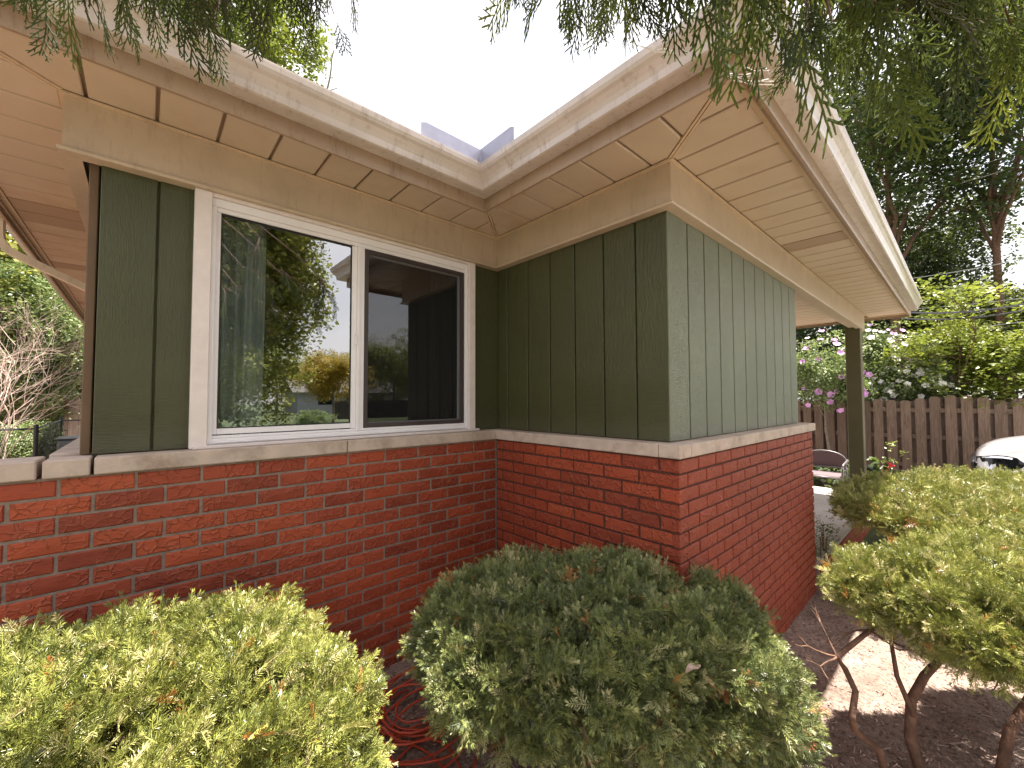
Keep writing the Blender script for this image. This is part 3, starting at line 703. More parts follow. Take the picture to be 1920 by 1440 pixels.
# roof: low hipped planes behind the gutters
zr = 2.80; sl_ = .30
def rp(x, y, d): return (x, y, zr+sl_*d)
ro = B()
ro.add([rp(-2.50, -.34, 0), rp(-.375, -.34, 0), rp(-.375+3.3, 2.96, 3.3), rp(.80, 2.96, 3.3)], [(0, 1, 2, 3)])
ro.add([rp(-2.50, -.34, 0), rp(.80, 2.96, 3.3), rp(.80, 9.5, 3.3), rp(-2.50, 9.5, 0)], [(0, 1, 2, 3)])
ro.add([rp(-.375, -.34, 0), rp(-.375, -1.735, 0), rp(2.77, 1.41, 3.145), rp(2.77, 2.805, 3.145)], [(0, 1, 2, 3)])
ro.add([rp(-.375, -1.735, 0), rp(5.93, -1.735, 0), rp(5.93, 1.41, 3.145), rp(2.77, 1.41, 3.145)], [(0, 1, 2, 3)])
ro.add([(.80, 2.96, 3.79), (2.925, 2.96, 3.79), (2.925, 9.5, 3.79), (.8, 9.5, 3.79)], [(0, 1, 2, 3)])
ro.add([(2.77, 1.41, 3.743), (5.93, 1.41, 3.743), (5.93, 4.5, 2.82), (2.77, 4.5, 2.82)], [(0, 1, 2, 3)])
ro.obj('roof', M['shingle'], H)
for q in ((-1.9, 9.1), ):
    bx('back_wall', (-1.9, 9.0, -.2), (2.9, 9.12, 2.6), M['green'], H)
bx('back_wall', (2.3, 2.56, -.2), (2.9, 8.9, 2.6), M['green'], H)
# porch: beam core, end cap, post
bx('porch_beam', (XE-G, -1.2325, ZF0+.002), (5.598, -1.14, ZF1-.001), M['frieze'], H, .003)
bx('porch_beam', (5.6, -1.262, ZF0-.014), (5.612, -1.12, ZF1-.001), M['frieze'], H)
B().box((5.25, -1.258, -.12), (5.42, -1.098, ZF0+.01), .006).obj('porch_post', M['green_post'], H)
pf = bx('porch_slab', (XE-.008, -1.33, .10), (5.85, 2.6, .15), M['concrete'], H, .008)
bx('porch_step_wall', (XE, -1.315, -.25), (5.83, -1.20, .0995), M['mortar'], H)
bb = B()
for row in range(4):
    for k in range(17):
        a = XE+.03+.2055*k-(.1 if row % 2 else 0); z = .095-CH*(row+1)
        if a > XE: bb.box((a, -1.325, z+.004), (min(a+.196, 5.83), -1.3151, z+CH-.005), .002)
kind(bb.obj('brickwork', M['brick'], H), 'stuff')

# --- window
W = bx('window', (-1.604, .062, 2.372), (-.2, .13, 2.408), M['vinyl'], H, .002)          # head of the vinyl frame
def wp(name, a, b, m, c=.0015, lab=None):
    o = bx(name, a, b, m, W, c)
    return o
wp('casing', (-1.667, .040, 1.287), (-1.6045, .12, 2.424), M['casing'], .003)
wp('casing', (-.1995, .042, 1.287), (-.146, .12, 2.424), M['casing'], .003)
wp('casing', (-1.604, .046, 2.4085), (-.20, .12, 2.4238), M['casing'], .001)
wp('frame', (-1.604, .062, 1.300), (-1.586, .13, 2.3715), M['vinyl'])
wp('frame', (-.218, .062, 1.300), (-.2, .13, 2.3715), M['vinyl'])
wp('frame', (-1.5855, .062, 1.300), (-.2185, .13, 1.326), M['vinyl'])
wp('frame', (-1.655, .030, 1.286), (-.12, .0615, 1.2995), M['casing'])
wp('track', (-1.5855, .070, 1.3265), (-.2185, .078, 1.338), M['vinyl'], .001)
wp('track', (-1.5855, .0705, 2.352), (-.2185, .078, 2.3715), M['vinyl'], .001)
wp('track', (-1.58, .0555, 1.306), (-.23, .0615, 1.3125), M['vinyl'], .001)
# left sash
wp('sash', (-1.5855, .080, 1.342), (-1.568, .105, 2.3715), M['vinyl']); wp('sash', (-.970, .078, 1.3385), (-.944, .105, 2.3515), M['vinyl'])
wp('sash', (-1.5675, .080, 1.342), (-.9705, .105, 1.368), M['vinyl']); wp('sash', (-1.5675, .080, 2.354), (-.9705, .105, 2.3713), M['vinyl'])
wp('mullion', (-.9435, .066, 1.3265), (-.928, .12, 2.3715), M['vinyl']); wp('mullion', (-.9275, .074, 1.3265), (-.902, .12, 2.3715), M['vinyl'])
gk = B().box((-1.5675, .084, 1.3685), (-1.5635, .0995, 2.3535)).box((-.9745, .084, 1.3685), (-.9705, .0995, 2.3535)).box((-1.5634, .084, 1.3685), (-.9746, .0995, 1.3725)).box((-1.5634, .084, 2.3445), (-.9746, .0995, 2.3535))
gk.obj('gasket', M['gasket'], W)
B().box((-1.5634, .090, 1.3726), (-.9746, .094, 2.3444)).obj('pane', M['glass'], W)
# right: screen in front of glass
wp('screen_frame', (-.9015, .074, 1.3385), (-.878, .086, 2.3515), M['screenframe']); wp('screen_frame', (-.245, .074, 1.3385), (-.2185, .086, 2.3515), M['screenframe'])
wp('screen_frame', (-.8775, .074, 1.3385), (-.2455, .086, 1.362), M['screenframe']); wp('screen_frame', (-.8775, .074, 2.328), (-.2455, .086, 2.3515), M['screenframe'])
mesh('insect_screen', [(-.8775, .080, 1.362), (-.2455, .080, 1.362), (-.2455, .080, 2.328), (-.8775, .080, 2.328)], [(0, 1, 2, 3)], M['screen'], W)
wp('sash', (-.9015, .100, 1.34), (-.872, .118, 2.351), M['vinyl']); wp('sash', (-.25, .100, 1.34), (-.2185, .118, 2.351), M['vinyl'])
wp('sash', (-.8715, .100, 1.34), (-.2505, .118, 1.368), M['vinyl']); wp('sash', (-.8715, .100, 2.322), (-.2505, .118, 2.351), M['vinyl'])
B().box((-.8715, .107, 1.3685), (-.2505, .111, 2.3215)).obj('pane', M['glass'], W)
wp('latch', (-.955, .0605, 1.80), (-.945, .0775, 1.86), M['vinyl'])
# dark room behind
rm = B(); x0, x1, y0, y1, z0, z1 = -1.90, .05, .14, 3.2, .2, 2.42
rm.add([(x0, y0, z0), (x1, y0, z0), (x1, y1, z0), (x0, y1, z0), (x0, y0, z1), (x1, y0, z1), (x1, y1, z1), (x0, y1, z1)], [(0, 1, 2, 3), (7, 6, 5, 4), (1, 5, 6, 2), (2, 6, 7, 3), (3, 7, 4, 0)])
rm.obj('room_lining', M['room'], H)
def curtain(x0, x1, y, label, m):
    b = B(); n = 60; v = []
    for z in np.linspace(1.1, 2.40, 12):
        for i in range(n+1):
            t = i/n; v.append((x0+(x1-x0)*t+.012*math.sin(t*23+z*1.1)*(2.4-z), y+.022*math.sin(t*34+.6*math.sin(z*2))+.01*math.sin(t*71), z))
    f = [(j*(n+1)+i, j*(n+1)+i+1, (j+1)*(n+1)+i+1, (j+1)*(n+1)+i) for j in range(11) for i in range(n)]
    return tag(b.add(v, f).obj('curtain', m, None, True), label, 'curtain', 'curtains behind the window')
curtain(-1.64, -1.36, .20, 'pale grey-teal curtain behind the left pane', M['curtain'])
curtain(-.40, -.16, .22, 'dark drawn-back curtain behind the screened right pane', M['curtain2'])

# --- downspout on the left side
DY = 1.95
ds = [(-2.53, DY, 2.70), (-2.53, DY, 2.60), (-2.525, DY, 2.53), (-2.49, DY, 2.47), (-2.42, DY, 2.43), (-2.10, DY, 2.27), (-2.05, DY, 2.24), (-2.02, DY, 2.17), (-2.02, DY, 2.10), (-2.02, DY, 1.30)]
v = []
for i, p in enumerate(ds):
    a = np.array(ds[max(i-1, 0)]); b_ = np.array(ds[min(i+1, len(ds)-1)]); d = b_-a; d /= np.linalg.norm(d); s1 = np.array([0, 1, 0.]); s2 = np.cross(d, s1)
    for (q, r_) in ((-.034, -.022), (.034, -.022), (.034, .022), (-.034, .022)): v.append(np.array(p)+s1*q+s2*r_)
f = [(i*4+j, i*4+(j+1) % 4, i*4+4+(j+1) % 4, i*4+4+j) for i in range(len(ds)-1) for j in range(4)]
mesh('downspout', v, f, M['almond'], H)

# ================================================================ YEW BUSHES
def bush(name, label, els, n, colkey, trunks, tints, scale=(0.52, .86), group='clipped yew bushes in the bed', deep=.17, seed=1, pw=2.6, dens=1.0, holes=9):
    r = np.random.default_rng(seed); b = empty(name, label, 'bush', (els[0][0], els[0][1], float(gz(np.array(els[0][0]), np.array(els[0][1])))), group)
    allP, allN, allT = [], [], []
    def unit(P, e, grow_=0.0):
        cx, cy, a, bb_, z0, z1, rot = e; c, s = math.cos(math.radians(rot)), math.sin(math.radians(rot))
        x = (P[:, 0]-cx)*c+(P[:, 1]-cy)*s; y = -(P[:, 0]-cx)*s+(P[:, 1]-cy)*c; z = P[:, 2]-(z0+z1)/2
        return (np.abs(x/(a+grow_))**pw+np.abs(y/(bb_+grow_))**pw+np.abs(z/((z1-z0)/2+grow_))**pw)**(1/pw)
    for ei, e in enumerate(els):
        cx, cy, a, bb_, z0, z1, rot = e; m = n if ei == 0 else int(n*a*bb_/(els[0][2]*els[0][3]))
        v = r.normal(size=(m, 3)); v /= np.linalg.norm(v, axis=1)[:, None]; v *= ((np.abs(v)**pw).sum(1)**(-1/pw))[:, None]
        lump = 1+0.055*np.sin(v[:, 0]*7+seed)*np.sin(v[:, 1]*6+2*seed)+0.03*np.sin(v[:, 0]*15+v[:, 2]*11+seed)+0.03*np.sin(v[:, 1]*23+v[:, 2]*17)*np.sin(v[:, 0]*19+seed)
        ctr = v[r.integers(0, m, 420)]; dmin = np.full(m, 9.0)
        for q0 in range(0, m, 2000): dmin[q0:q0+2000] = np.linalg.norm(v[q0:q0+2000, None]-ctr[None], axis=2).min(1)
        depth = r.random(m)**1.6*deep*.7+np.clip(dmin*9, 0, 1.3)**2*.062; rad = np.array([a, bb_, (z1-z0)/2])
        nr = np.sign(v)*np.abs(v)**(pw-1)/rad; nr /= np.linalg.norm(nr, axis=1)[:, None]
        p = v*rad*lump[:, None]-nr*depth[:, None]
        c, s = math.cos(math.radians(rot)), math.sin(math.radians(rot))
        P = np.stack([cx+p[:, 0]*c-p[:, 1]*s, cy+p[:, 0]*s+p[:, 1]*c, (z0+z1)/2+p[:, 2]], 1)
        Nn = np.stack([nr[:, 0]*c-nr[:, 1]*s, nr[:, 0]*s+nr[:, 1]*c, nr[:, 2]], 1)
        keep = np.ones(m, bool)
        for ej, e2 in enumerate(els):
            if ej != ei: keep &= unit(P, e2, -.05) > 1
        # thin, ragged holes
        for h in range(holes):
            q = P[r.integers(0, m)]; dd = np.linalg.norm((P-q)*np.array([1, 1, 1.4]), axis=1); keep &= ~((dd < r.uniform(.025, .06)) & (depth < .08))
        keep &= ~((P[:, 0] > -.03) & (P[:, 1] > YB-.03) & (P[:, 0] < XE)) & ~(P[:, 1] > -.03)
        keep &= ~((Nn[:, 2] < -.45) & (r.random(m) < .65))
        allP.append(P[keep]); allN.append(Nn[keep]); allT.append(depth[keep])
    P, Nn, dp = np.concatenate(allP), np.concatenate(allN), np.concatenate(allT); m = len(P)
    D = Nn*0.8+np.array([0, 0, .25])+r.normal(0, .72, (m, 3)); E = frames(D, r.normal(0, .8, m), Nn+r.normal(0, .3, (m, 3)))
    patch = np.sin(P[:, 0]*5.1+seed)*np.sin(P[:, 1]*4.3+seed*2)*.5+.5
    t = r.normal(tints[0], tints[1], m)+.14*(patch-.5)
    t = np.clip(t, .2, .92); dead = r.random(m) < .012; t[dead] = 0.0
    for h in range(7):
        q = P[r.integers(0, m)]; t[np.linalg.norm(P-q, axis=1) < .028] = 0.02
    pale = r.random(m) < tints[2]; t[pale] = 1.0
    scatter('foliage', P, E, r.uniform(scale[0], scale[1], m), t, COL[colkey], b)
    wood = B(); rr = random.Random(seed)
    for pts, rad in trunks:
        k = len(pts); wood.tube(pts, [rad*(1-.45*i/(k-1)) for i in range(k)], 8)
        for i in range(max(2, k-3), k):
            for _ in range(3):
                d = np.array([rr.gauss(0, 1), rr.gauss(0, 1), rr.uniform(.1, .8)]); grow(pts[i], d, .13, rad*.35, 2, .8, wood, 0.02, None, 4, 2, rr, .6)
    for p in range(26):                      # twigs just under the surface
        i = r.integers(0, m); q = P[i]-Nn[i]*.04; c0 = np.array([els[0][0], els[0][1], (els[0][4]+els[0][5])/2-.1]); wood.tube([c0+(q-c0)*.45, c0+(q-c0)*.75+r.normal(0, .02, 3), q], [.006, .004, .002], 5, False)
    w = wood.obj('branches', M['bark'], b, True)
    # parent keeps world placement
    for ch in b.children: ch.matrix_parent_inverse = Matrix.Translation(-Vector(b.location))
    return b
def tp(*a): return [np.array(q, float) for q in a]
bush('yew_bush', 'rounded yew bush in full sun under the window, lower left', [(-1.93, -.7, .66, .60, .08, .85, 0)], 33000, 'yew',
     [(tp((-1.9, -.7, -.1), (-1.86, -.68, .15), (-1.9, -.72, .4)), .03), (tp((-1.8, -.6, -.1), (-1.65, -.55, .2), (-1.5, -.6, .42)), .022)], (.53, .20, .06), seed=2, holes=16)
bush('yew_bush', 'yew bush with shade-darkened needles at the inner corner, mostly in house shade', [(-.45, -1.15, .68, .48, .27, .79, -42), (-.63, -.77, .28, .25, .40, .72, 0), (-.12, -1.50, .32, .30, .05, .54, 0)], 33000, 'yewshade',
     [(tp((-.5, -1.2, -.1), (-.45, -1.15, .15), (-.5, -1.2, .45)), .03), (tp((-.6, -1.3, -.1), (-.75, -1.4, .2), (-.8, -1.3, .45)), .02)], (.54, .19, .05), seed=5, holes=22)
bush('yew_bush', 'flat-topped sunlit yew bush on bare twisted trunks, lower right', [(.98, -2.36, .63, .48, .40, .84, -42), (1.35, -2.55, .5, .5, .24, .82, 0), (.68, -1.86, .17, .15, .50, .77, 0)], 33000, 'yew',
     [(tp((.47, -1.93, -.1), (.45, -1.90, .06), (.40, -1.83, .13), (.36, -1.83, .20), (.45, -1.83, .26), (.44, -1.80, .34), (.40, -1.78, .40), (.62, -1.86, .46), (.8, -1.95, .52)), .016),
      (tp((.62, -2.02, -.1), (.62, -1.98, .06), (.70, -1.98, .18), (.78, -2.02, .27), (.95, -2.10, .36), (1.15, -2.2, .44), (1.3, -2.3, .52)), .022),
      (tp((.66, -1.99, .14), (.67, -1.94, .28), (.72, -1.92, .40), (.85, -1.95, .5)), .011),
      (tp((.80, -2.22, -.1), (.92, -2.26, .10), (1.10, -2.34, .22), (1.3, -2.45, .32), (1.5, -2.5, .42)), .021)], (.54, .20, .06), seed=9, holes=12)
bush('yew_bush', 'low clipped yew hedge beyond the right bush, in front of the porch', [(2.95, -2.0, .92, .62, .43, .785, 0), (4.2, -2.3, .8, .6, .40, .75, 0)], 11000, 'yew',
     [(tp((2.9, -2.1, -.15), (2.8, -2.0, .3), (2.6, -1.9, .6)), .03), (tp((3.2, -2.2, -.15), (3.4, -2.1, .3), (3.6, -2.1, .6)), .03), (tp((4.2, -2.2, -.15), (4.2, -2.3, .5)), .03)], (.58, .2, .08), scale=(.75, 1.1), seed=13, holes=6)

# dry leaf lying on the middle bush
q = at(1300, 1255, 1.22)
v = []; f = []
for i in range(7):
    t = i/6; w_ = .017*math.sin(math.pi*min(1, t*.9+.08)); z = .008*math.sin(t*5)
    for s in (-1, 0, 1): v.append((q[0]+(t-.5)*.055*.6+s*w_*.6, q[1]+s*w_*.7-(t-.5)*.03, q[2]+z+.006*abs(s)+(t-.5)*.03))
for i in range(6):
    for j in range(2): f.append((i*3+j, i*3+j+1, i*3+j+4, i*3+j+3))
tag(mesh('dry_leaf', v, f, M['dryleaf'], None, True), 'curled pale dry leaf caught on the yew bush at the inner corner', 'leaf')

# ================================================================ EXTENSION CORD
def cord(seed, c, n, R, label, lead=None):
    r = random.Random(seed); pts = []
    ph = r.uniform(0, 6.28); cx, cy = c
    for i in range(n*22):
        t = i/22; a = t*2*math.pi*.93+ph; rr = R*(1+.35*math.sin(t*2.3+seed)+.18*math.sin(t*5.1))
        x = cx+rr*math.cos(a)*1.15+.05*math.sin(t*3.7+seed); y = cy+rr*math.sin(a)*.8+.04*math.cos(t*2.9)
        pts.append((x, y, float(gz(np.array(x), np.array(y)))+.012+.012*(i/(n*22))*n*.35+.010*abs(math.sin(a*1.7+seed))))
    if lead:
        p0 = pts[-1]
        for k in range(1, 24):
            t = k/23; x = p0[0]*(1-t)+lead[0]*t+.07*math.sin(t*7); y = p0[1]*(1-t)+lead[1]*t+.05*math.sin(t*9)
            pts.append((x, y, float(gz(np.array(x), np.array(y)))+.012))
    return tag(B().tube(pts, .0048, 7).obj('extension_cord', M['cord'], None, True), label, 'cord')
cord(4, (-.76, -.40), 9, .20, 'tangled orange-red extension cord coiled on the soil between two yew bushes', (-.78, -1.5))
cord(11, (-.90, -.62), 3, .16, 'looser orange-red cord looping out in front of the tangled coil', (-.95, -1.3))

# ================================================================ CEDAR BOUGHS OVERHEAD
def bough(parent_tree, label, origin, tips_px, seed, spread=1.0, per=9, sc=(0.8, 1.15), tint=(.5, .22)):
    """limbs run from the trunk to the listed ends, sprays hang from them"""
    r = np.random.default_rng(seed); wood = B(); P, D, U, T, SC = [], [], [], [], []
    ends = [at(q[0], q[1], q[2]) for q in tips_px]; o_ = np.array(origin); mains = []
    for j in range(0, len(ends), max(1, len(ends)//7)):           # a few real limbs sweep over from the trunk
        end = ends[j]+np.array([0, 0, .45]); mid = (o_+end)/2+np.array([0, 0, 1.3]); pts = []
        for i in range(17):
            t = i/16; pts.append((1-t)**2*o_+2*t*(1-t)*mid+t*t*end+r.normal(0, .008, 3)*(0 < i < 16))
        mains.append(np.array(pts)); wood.tube(pts, [.022*(1-t/16)+.004 for t in range(17)], 6, False)
    allm = np.concatenate([q[6:] for q in mains])
    for (px, py, dep, ln, tn), end in zip(tips_px, ends):
        back = (o_-end); back[2] = 0; back /= np.linalg.norm(back); ds_ = np.linalg.norm(allm-(end+back*.22+np.array([0, 0, .12])), axis=1); src = allm[np.argmin(ds_)]
        mid = (src+end)/2+np.array([0, 0, .05]); n = 8; pts = []
        for i in range(n+1):
            t = i/n; pts.append((1-t)**2*src+2*t*(1-t)*mid+t*t*end+r.normal(0, .003, 3)*(0 < i < n))
        wood.tube(pts, [.004*(1-t/n)+.0012 for t in range(n+1)], 5, False)
        ax = pts[-1]-pts[-3]; ax /= np.linalg.norm(ax)
        for k in range(per):
            t = 1-.75*(k/per)**1.1*ln; p = pts[min(n, int(t*n))]+r.normal(0, .012, 3)
            side = np.cross(ax, [0, 0, 1]); side /= np.linalg.norm(side)+1e-9
            d = ax*.35+side*r.uniform(-.75, .75)*spread+np.array([0, 0, -1.0])*r.uniform(.5, 1.2)
            P.append(p); D.append(d); U.append(np.cross(d, side)+r.normal(0, .5, 3)); T.append(np.clip(r.normal(tn, tint[1]), .1, 1)); SC.append(r.uniform(*sc))
    P, D, U = np.array(P), np.array(D), np.array(U)
    scatter('foliage', P, frames(D, r.normal(0, .5, len(P)), U/np.linalg.norm(U, axis=1)[:, None]), np.array(SC), np.array(T), COL['cedar'], parent_tree)
    wood.obj('limb', M['bark'], parent_tree, True)
def extra(n, x0, x1, ytop, yfun, d0, d1, seed, tn):
    q = random.Random(seed); out = []
    for i in range(n):
        x = x0+(x1-x0)*(i+q.random())/n; out.append((x, q.uniform(-60, max(-50, yfun(x))), q.uniform(d0, d1), 1, q.uniform(*tn)))
    return out
ced = empty('cedar_tree', 'cedar tree behind the viewer whose drooping scaly boughs hang over the eaves', 'tree', (0, 0, 0))
B().tube(tp((-4.6, -4.2, -.2), (-4.55, -4.15, 1.2), (-4.5, -4.1, 3.0), (-4.45, -4.1, 5.5), (-4.4, -4.1, 8)), [.24, .2, .17, .12, .04], 10).obj('trunk', M['bark'], ced, True)
lf = []
rr = random.Random(21)
# upper left cluster
for (a, b_, dep, tn) in [(-60, -140, .8, .6), (10, -90, .75, .75), (60, -60, .8, .7), (120, -40, .8, .45), (170, -30, .85, .5), (215, -60, .8, .45), (260, -50, .9, .6), (300, -60, .8, .35), (340, -40, .8, .3), (380, -50, .9, .5), (420, -60, .85, .45), (455, -90, .9, .35), (500, -110, 1.0, .35), (545, -110, 1.0, .3), (590, -110, 1.0, .3), (630, -130, 1.05, .3), (660, -150, 1.0, .3), (230, -150, .9, .4), (340, -160, .9, .4), (440, -160, .95, .4), (130, -160, .9, .5)]:
    lf.append((a, b_, dep, 1, tn))
lf += extra(16, 60, 670, 0, lambda x: 30, .8, 1.1, 3, (.25, .6))
bough(ced, '', (-4.5, -4.1, 4.2), lf, 31, per=9, sc=(.65, 1.0))
rf = []
for (a, b_, dep, tn) in [(960, -60, .95, .3), (1000, -50, .95, .3), (1050, -40, .95, .3), (1100, -30, .95, .3), (1150, -20, .9, .3), (1200, 0, .9, .35), (1170, -20, .75, .75), (1240, -10, .7, .45), (1290, 0, .55, .45), (1330, 20, .5, .55), (1380, -10, .5, .45), (1420, 0, .48, .4), (1470, 30, .45, .3), (1520, 60, .42, .4), (1560, 70, .42, .35), (1590, 40, .45, .3), (1640, 30, .45, .35), (1680, 60, .5, .45), (1720, 0, .5, .35), (1760, 20, .55, .4), (1810, -20, .55, .4), (1860, 40, .6, .65), (1900, 80, .6, .75), (1940, 60, .6, .75), (1100, -130, .9, .3), (1200, -120, .85, .3), (1300, -120, .7, .35), (1400, -130, .6, .3), (1500, -80, .55, .3), (1600, -90, .55, .3), (1700, -110, .55, .3), (1800, -120, .6, .35)]:
    rf.append((a, b_, dep, 1, tn))
rf += extra(36, 960, 1930, 0, lambda x: 5 if x < 1200 else (20 if x < 1450 else 90), .55, 1.0, 4, (.15, .5))
rf = [(a, b_-(70 if 1190 < a < 1460 else 25), c_, l_, t_+.08) for a, b_, c_, l_, t_ in rf]
bough(ced, '', (-3.6, -4.2, 3.9), rf, 47, per=7, sc=(.65, 1.0))

# cobwebs strung below the cedar tips
for (a, b_, c_, lab) in (((1195, 78, .93), (1262, 92, .93), .012, 'small torn cobweb hanging from a cedar tip above the gutter'), ((1360, 115, .62), (1450, 125, .6), .03, 'bright cobweb strand under the cedar boughs at the eave corner')):
    p, q = at(*a), at(*b_); w_ = B(); r = random.Random(5)
    for k in range(9):
        o1 = np.array([0, 0, -1])*r.uniform(0, c_); o2 = np.array([0, 0, -1])*r.uniform(0, c_); t0, t1 = sorted((r.random(), r.random()))
        if k < 2: t0, t1 = 0, 1
        w_.tube([p*(1-t0)+q*t0+o1, p*(1-(t0+t1)/2)+q*(t0+t1)/2+(o1+o2)/2+np.array([0, 0, -.006]), p*(1-t1)+q*t1+o2], .0006, 4, False)
    tag(w_.obj('cobweb', M['web']), lab, 'cobweb', 'cobwebs under the boughs')

# ================================================================ TREES
def tree(name, label, base, h, crown, colkey, n, seed, trunk_r=.16, group=None, scale=(.8, 1.5), tint=(.4, .22), bark='greybark', cat='tree', lean=(0, 0), levels=3, limbs=7, hollow=.35, spreadc=.45):
    """crown = (cx,cy,cz,rx,ry,rz); leaf clumps gather round the tips of the limbs"""
    rr = random.Random(seed); r = np.random.default_rng(seed); o = empty(name, label, cat, base, group); inv = Matrix.Translation(-Vector(base))
    wood = B(); cx, cy, cz, rx, ry, rz = crown; top = np.array([cx+lean[0], cy+lean[1], cz])
    b0 = np.array(base, float); fork = b0+(top-b0)*.45
    wood.tube([b0-np.array([0, 0, .2]), b0+(fork-b0)*.5+r.normal(0, .05, 3), fork, top], [trunk_r*1.1, trunk_r*.85, trunk_r*.7, trunk_r*.25], 9, False)
    tips = []
    for k in range(limbs):
        s = fork+(top-fork)*rr.uniform(0, .9); a = rr.uniform(0, 6.28)+k; tgt = np.array([cx+rx*.75*math.cos(a), cy+ry*.75*math.sin(a), cz+rz*rr.uniform(-.5, .7)])
        d = tgt-s; grow(s, d, np.linalg.norm(d)*.55, trunk_r*.4, levels-1, .7, wood, 0.0, tips, 5, 3, rr, .6, .22)
    w = wood.obj('trunk', M[bark], o, True); w.matrix_parent_inverse = inv
    T = np.array([t[0] for t in tips]) if tips else np.zeros((0, 3))
    m1 = int(n*(1-hollow)); idx_ = r.integers(0, len(T), m1); sp = spreadc*min(rx, rz)*.35
    P1 = T[idx_]+r.normal(0, sp, (m1, 3))
    u = r.normal(size=(n-m1, 3)); u /= np.linalg.norm(u, axis=1)[:, None]; lump = 1+.18*np.sin(u[:, 0]*5+seed)*np.sin(u[:, 2]*6+seed*1.3)+.1*np.sin(u[:, 1]*11+seed)
    P2 = np.array([cx, cy, cz])+u*np.array([rx, ry, rz])*(lump*r.uniform(.72, 1.02, n-m1))[:, None]
    P = np.concatenate([P1, P2]); nn = len(P)
    q = (P-np.array([cx, cy, cz]))/np.array([rx, ry, rz])*1.0; P = P[np.linalg.norm(q, axis=1) < 1.25]; nn = len(P)
    D = r.normal(0, .35, (nn, 3))+np.array([0, 0, 1]); E = frames(D, r.uniform(0, 6.28, nn))
    t = np.clip(r.normal(tint[0], tint[1], nn)+.12*np.sin(P[:, 0]*1.3+P[:, 2]*1.7+seed), 0, 1)
    lv = scatter('crown', P, E, r.uniform(scale[0], scale[1], nn), t, COL[colkey], o); lv.matrix_parent_inverse = inv
    return o
def fp(px, py, dep): p = at(px, py, dep); return p
# right background
def crown_at(px, py, dep, rx, ry, rz): c = at(px, py, dep); return (c[0], c[1], c[2], rx, ry, rz)
GB = 'tall trees beyond the wooden fence'
c = crown_at(1660, 200, 13, 3.2, 3.2, 4.6)
tree('oak_tree', 'tall dark green tree nearest the eave beyond the fence', (c[0], c[1], -.1), 9, c, 'oak', 2500, 3, .16, GB, (.9, 1.6), (.45, .26), limbs=9, bark='bark')
c = crown_at(1850, 60, 12, 2.4, 2.4, 2.3)
tree('oak_tree', 'broad tree with brighter leaves at the upper right, cables crossing it', (c[0], c[1], -.1), 10, c, 'oak', 1000, 4, .12, GB, (.8, 1.4), (.7, .25), limbs=8, bark='bark')
c = crown_at(1700, 470, 16, 2.8, 2.8, 3.2)
tree('oak_tree', 'mid-height dark tree behind the gutter corner and the cables', (c[0], c[1], -.1), 8, c, 'oak', 1500, 5, .14, GB, (.9, 1.6), (.35, .2))
c = crown_at(1545, 640, 17, 4.6, 3.0, 3.4)
tree('oak_tree', 'deep shadowed tree seen under the porch ceiling', (c[0], c[1], -.1), 8, c, 'oak', 2600, 6, .2, GB, (1.0, 1.8), (.12, .14))
c = crown_at(1890, 640, 20, 2.2, 2.6, 2.2)
tree('oak_tree', 'pale far tree at the right edge above the young tree', (c[0], c[1], -.1), 8, c, 'maple', 1500, 8, .2, GB, (.9, 1.6), (.6, .2))
c = crown_at(1790, 640, 14, 3.4, 2.4, 1.9)
tree('oak_tree', 'bushy green tree low behind the flowering shrubs', (c[0], c[1], -.1), 6, c, 'maple', 2200, 12, .15, GB, (.8, 1.5), (.45, .2))
# young yellow-green tree in front of the fence
c = crown_at(1800, 640, 7.6, 1.25, 1.1, 1.35)
tree('young_tree', 'slender young tree with yellow-green leaves in front of the wooden fence', tuple(at(1795, 905, 7.6)*np.array([1, 1, 0])+np.array([0, 0, -.1])), 3, c, 'limeleaf', 620, 15, .035, None, (.7, 1.25), (.5, .25), bark='bark', limbs=9, hollow=.15, levels=3)
c = crown_at(1905, 690, 7.2, .9, .9, 1.0)
tree('young_tree', 'second leafy sapling cut by the right edge above the white car', (c[0], c[1], -.1), 3, c, 'limeleaf', 300, 16, .03, None, (.7, 1.25), (.35, .2), bark='bark', limbs=6, hollow=.2)

def flowering(name, label, px, py, dep, rx, ry, rz, seed, n=900, white=60, purple=10, tint=(.6, .2)):
    c = at(px, py, dep); base = (c[0], c[1], -.1)
    o = tree(name, label, base, 2, (c[0], c[1], c[2], rx, ry, rz), 'shrub', n, seed, .03, 'rose of sharon shrubs along the fence', (.8, 1.5), tint, cat='shrub', limbs=8, levels=3, hollow=.25)
    r = np.random.default_rng(seed+100); inv = Matrix.Translation(-Vector(base))
    for key, m, nm in (('white', white, 'white_flowers'), ('purple', purple, 'purple_flowers')):
        if not m: continue
        u = r.normal(size=(m, 3)); u[:, 0] = -np.abs(u[:, 0])*.8; u /= np.linalg.norm(u, axis=1)[:, None]
        P = np.array([c[0], c[1], c[2]])+u*np.array([rx, ry, rz])*r.uniform(.75, 1.1, m)[:, None]
        D = u+np.array([-.6, -.2, .5]); s = scatter(nm, P, frames(D, r.uniform(0, 6, m)), r.uniform(.8, 1.3, m), r.random(m), COL[key], o); s.matrix_parent_inverse = inv
    return o
flowering('flowering_shrub', 'shrub with mauve flowers between the house corner and the porch post', 1545, 700, 8.6, .62, .75, .85, 61, 420, 6, 26, (.55, .2))
flowering('flowering_shrub', 'tall shrub with mauve flowers just right of the porch post', 1645, 690, 8.8, .6, .6, 1.0, 62, 520, 30, 16)
flowering('flowering_shrub', 'white-flowering shrub in the middle of the fence', 1715, 735, 8.4, .75, .7, .85, 63, 760, 110, 4, (.7, .2))

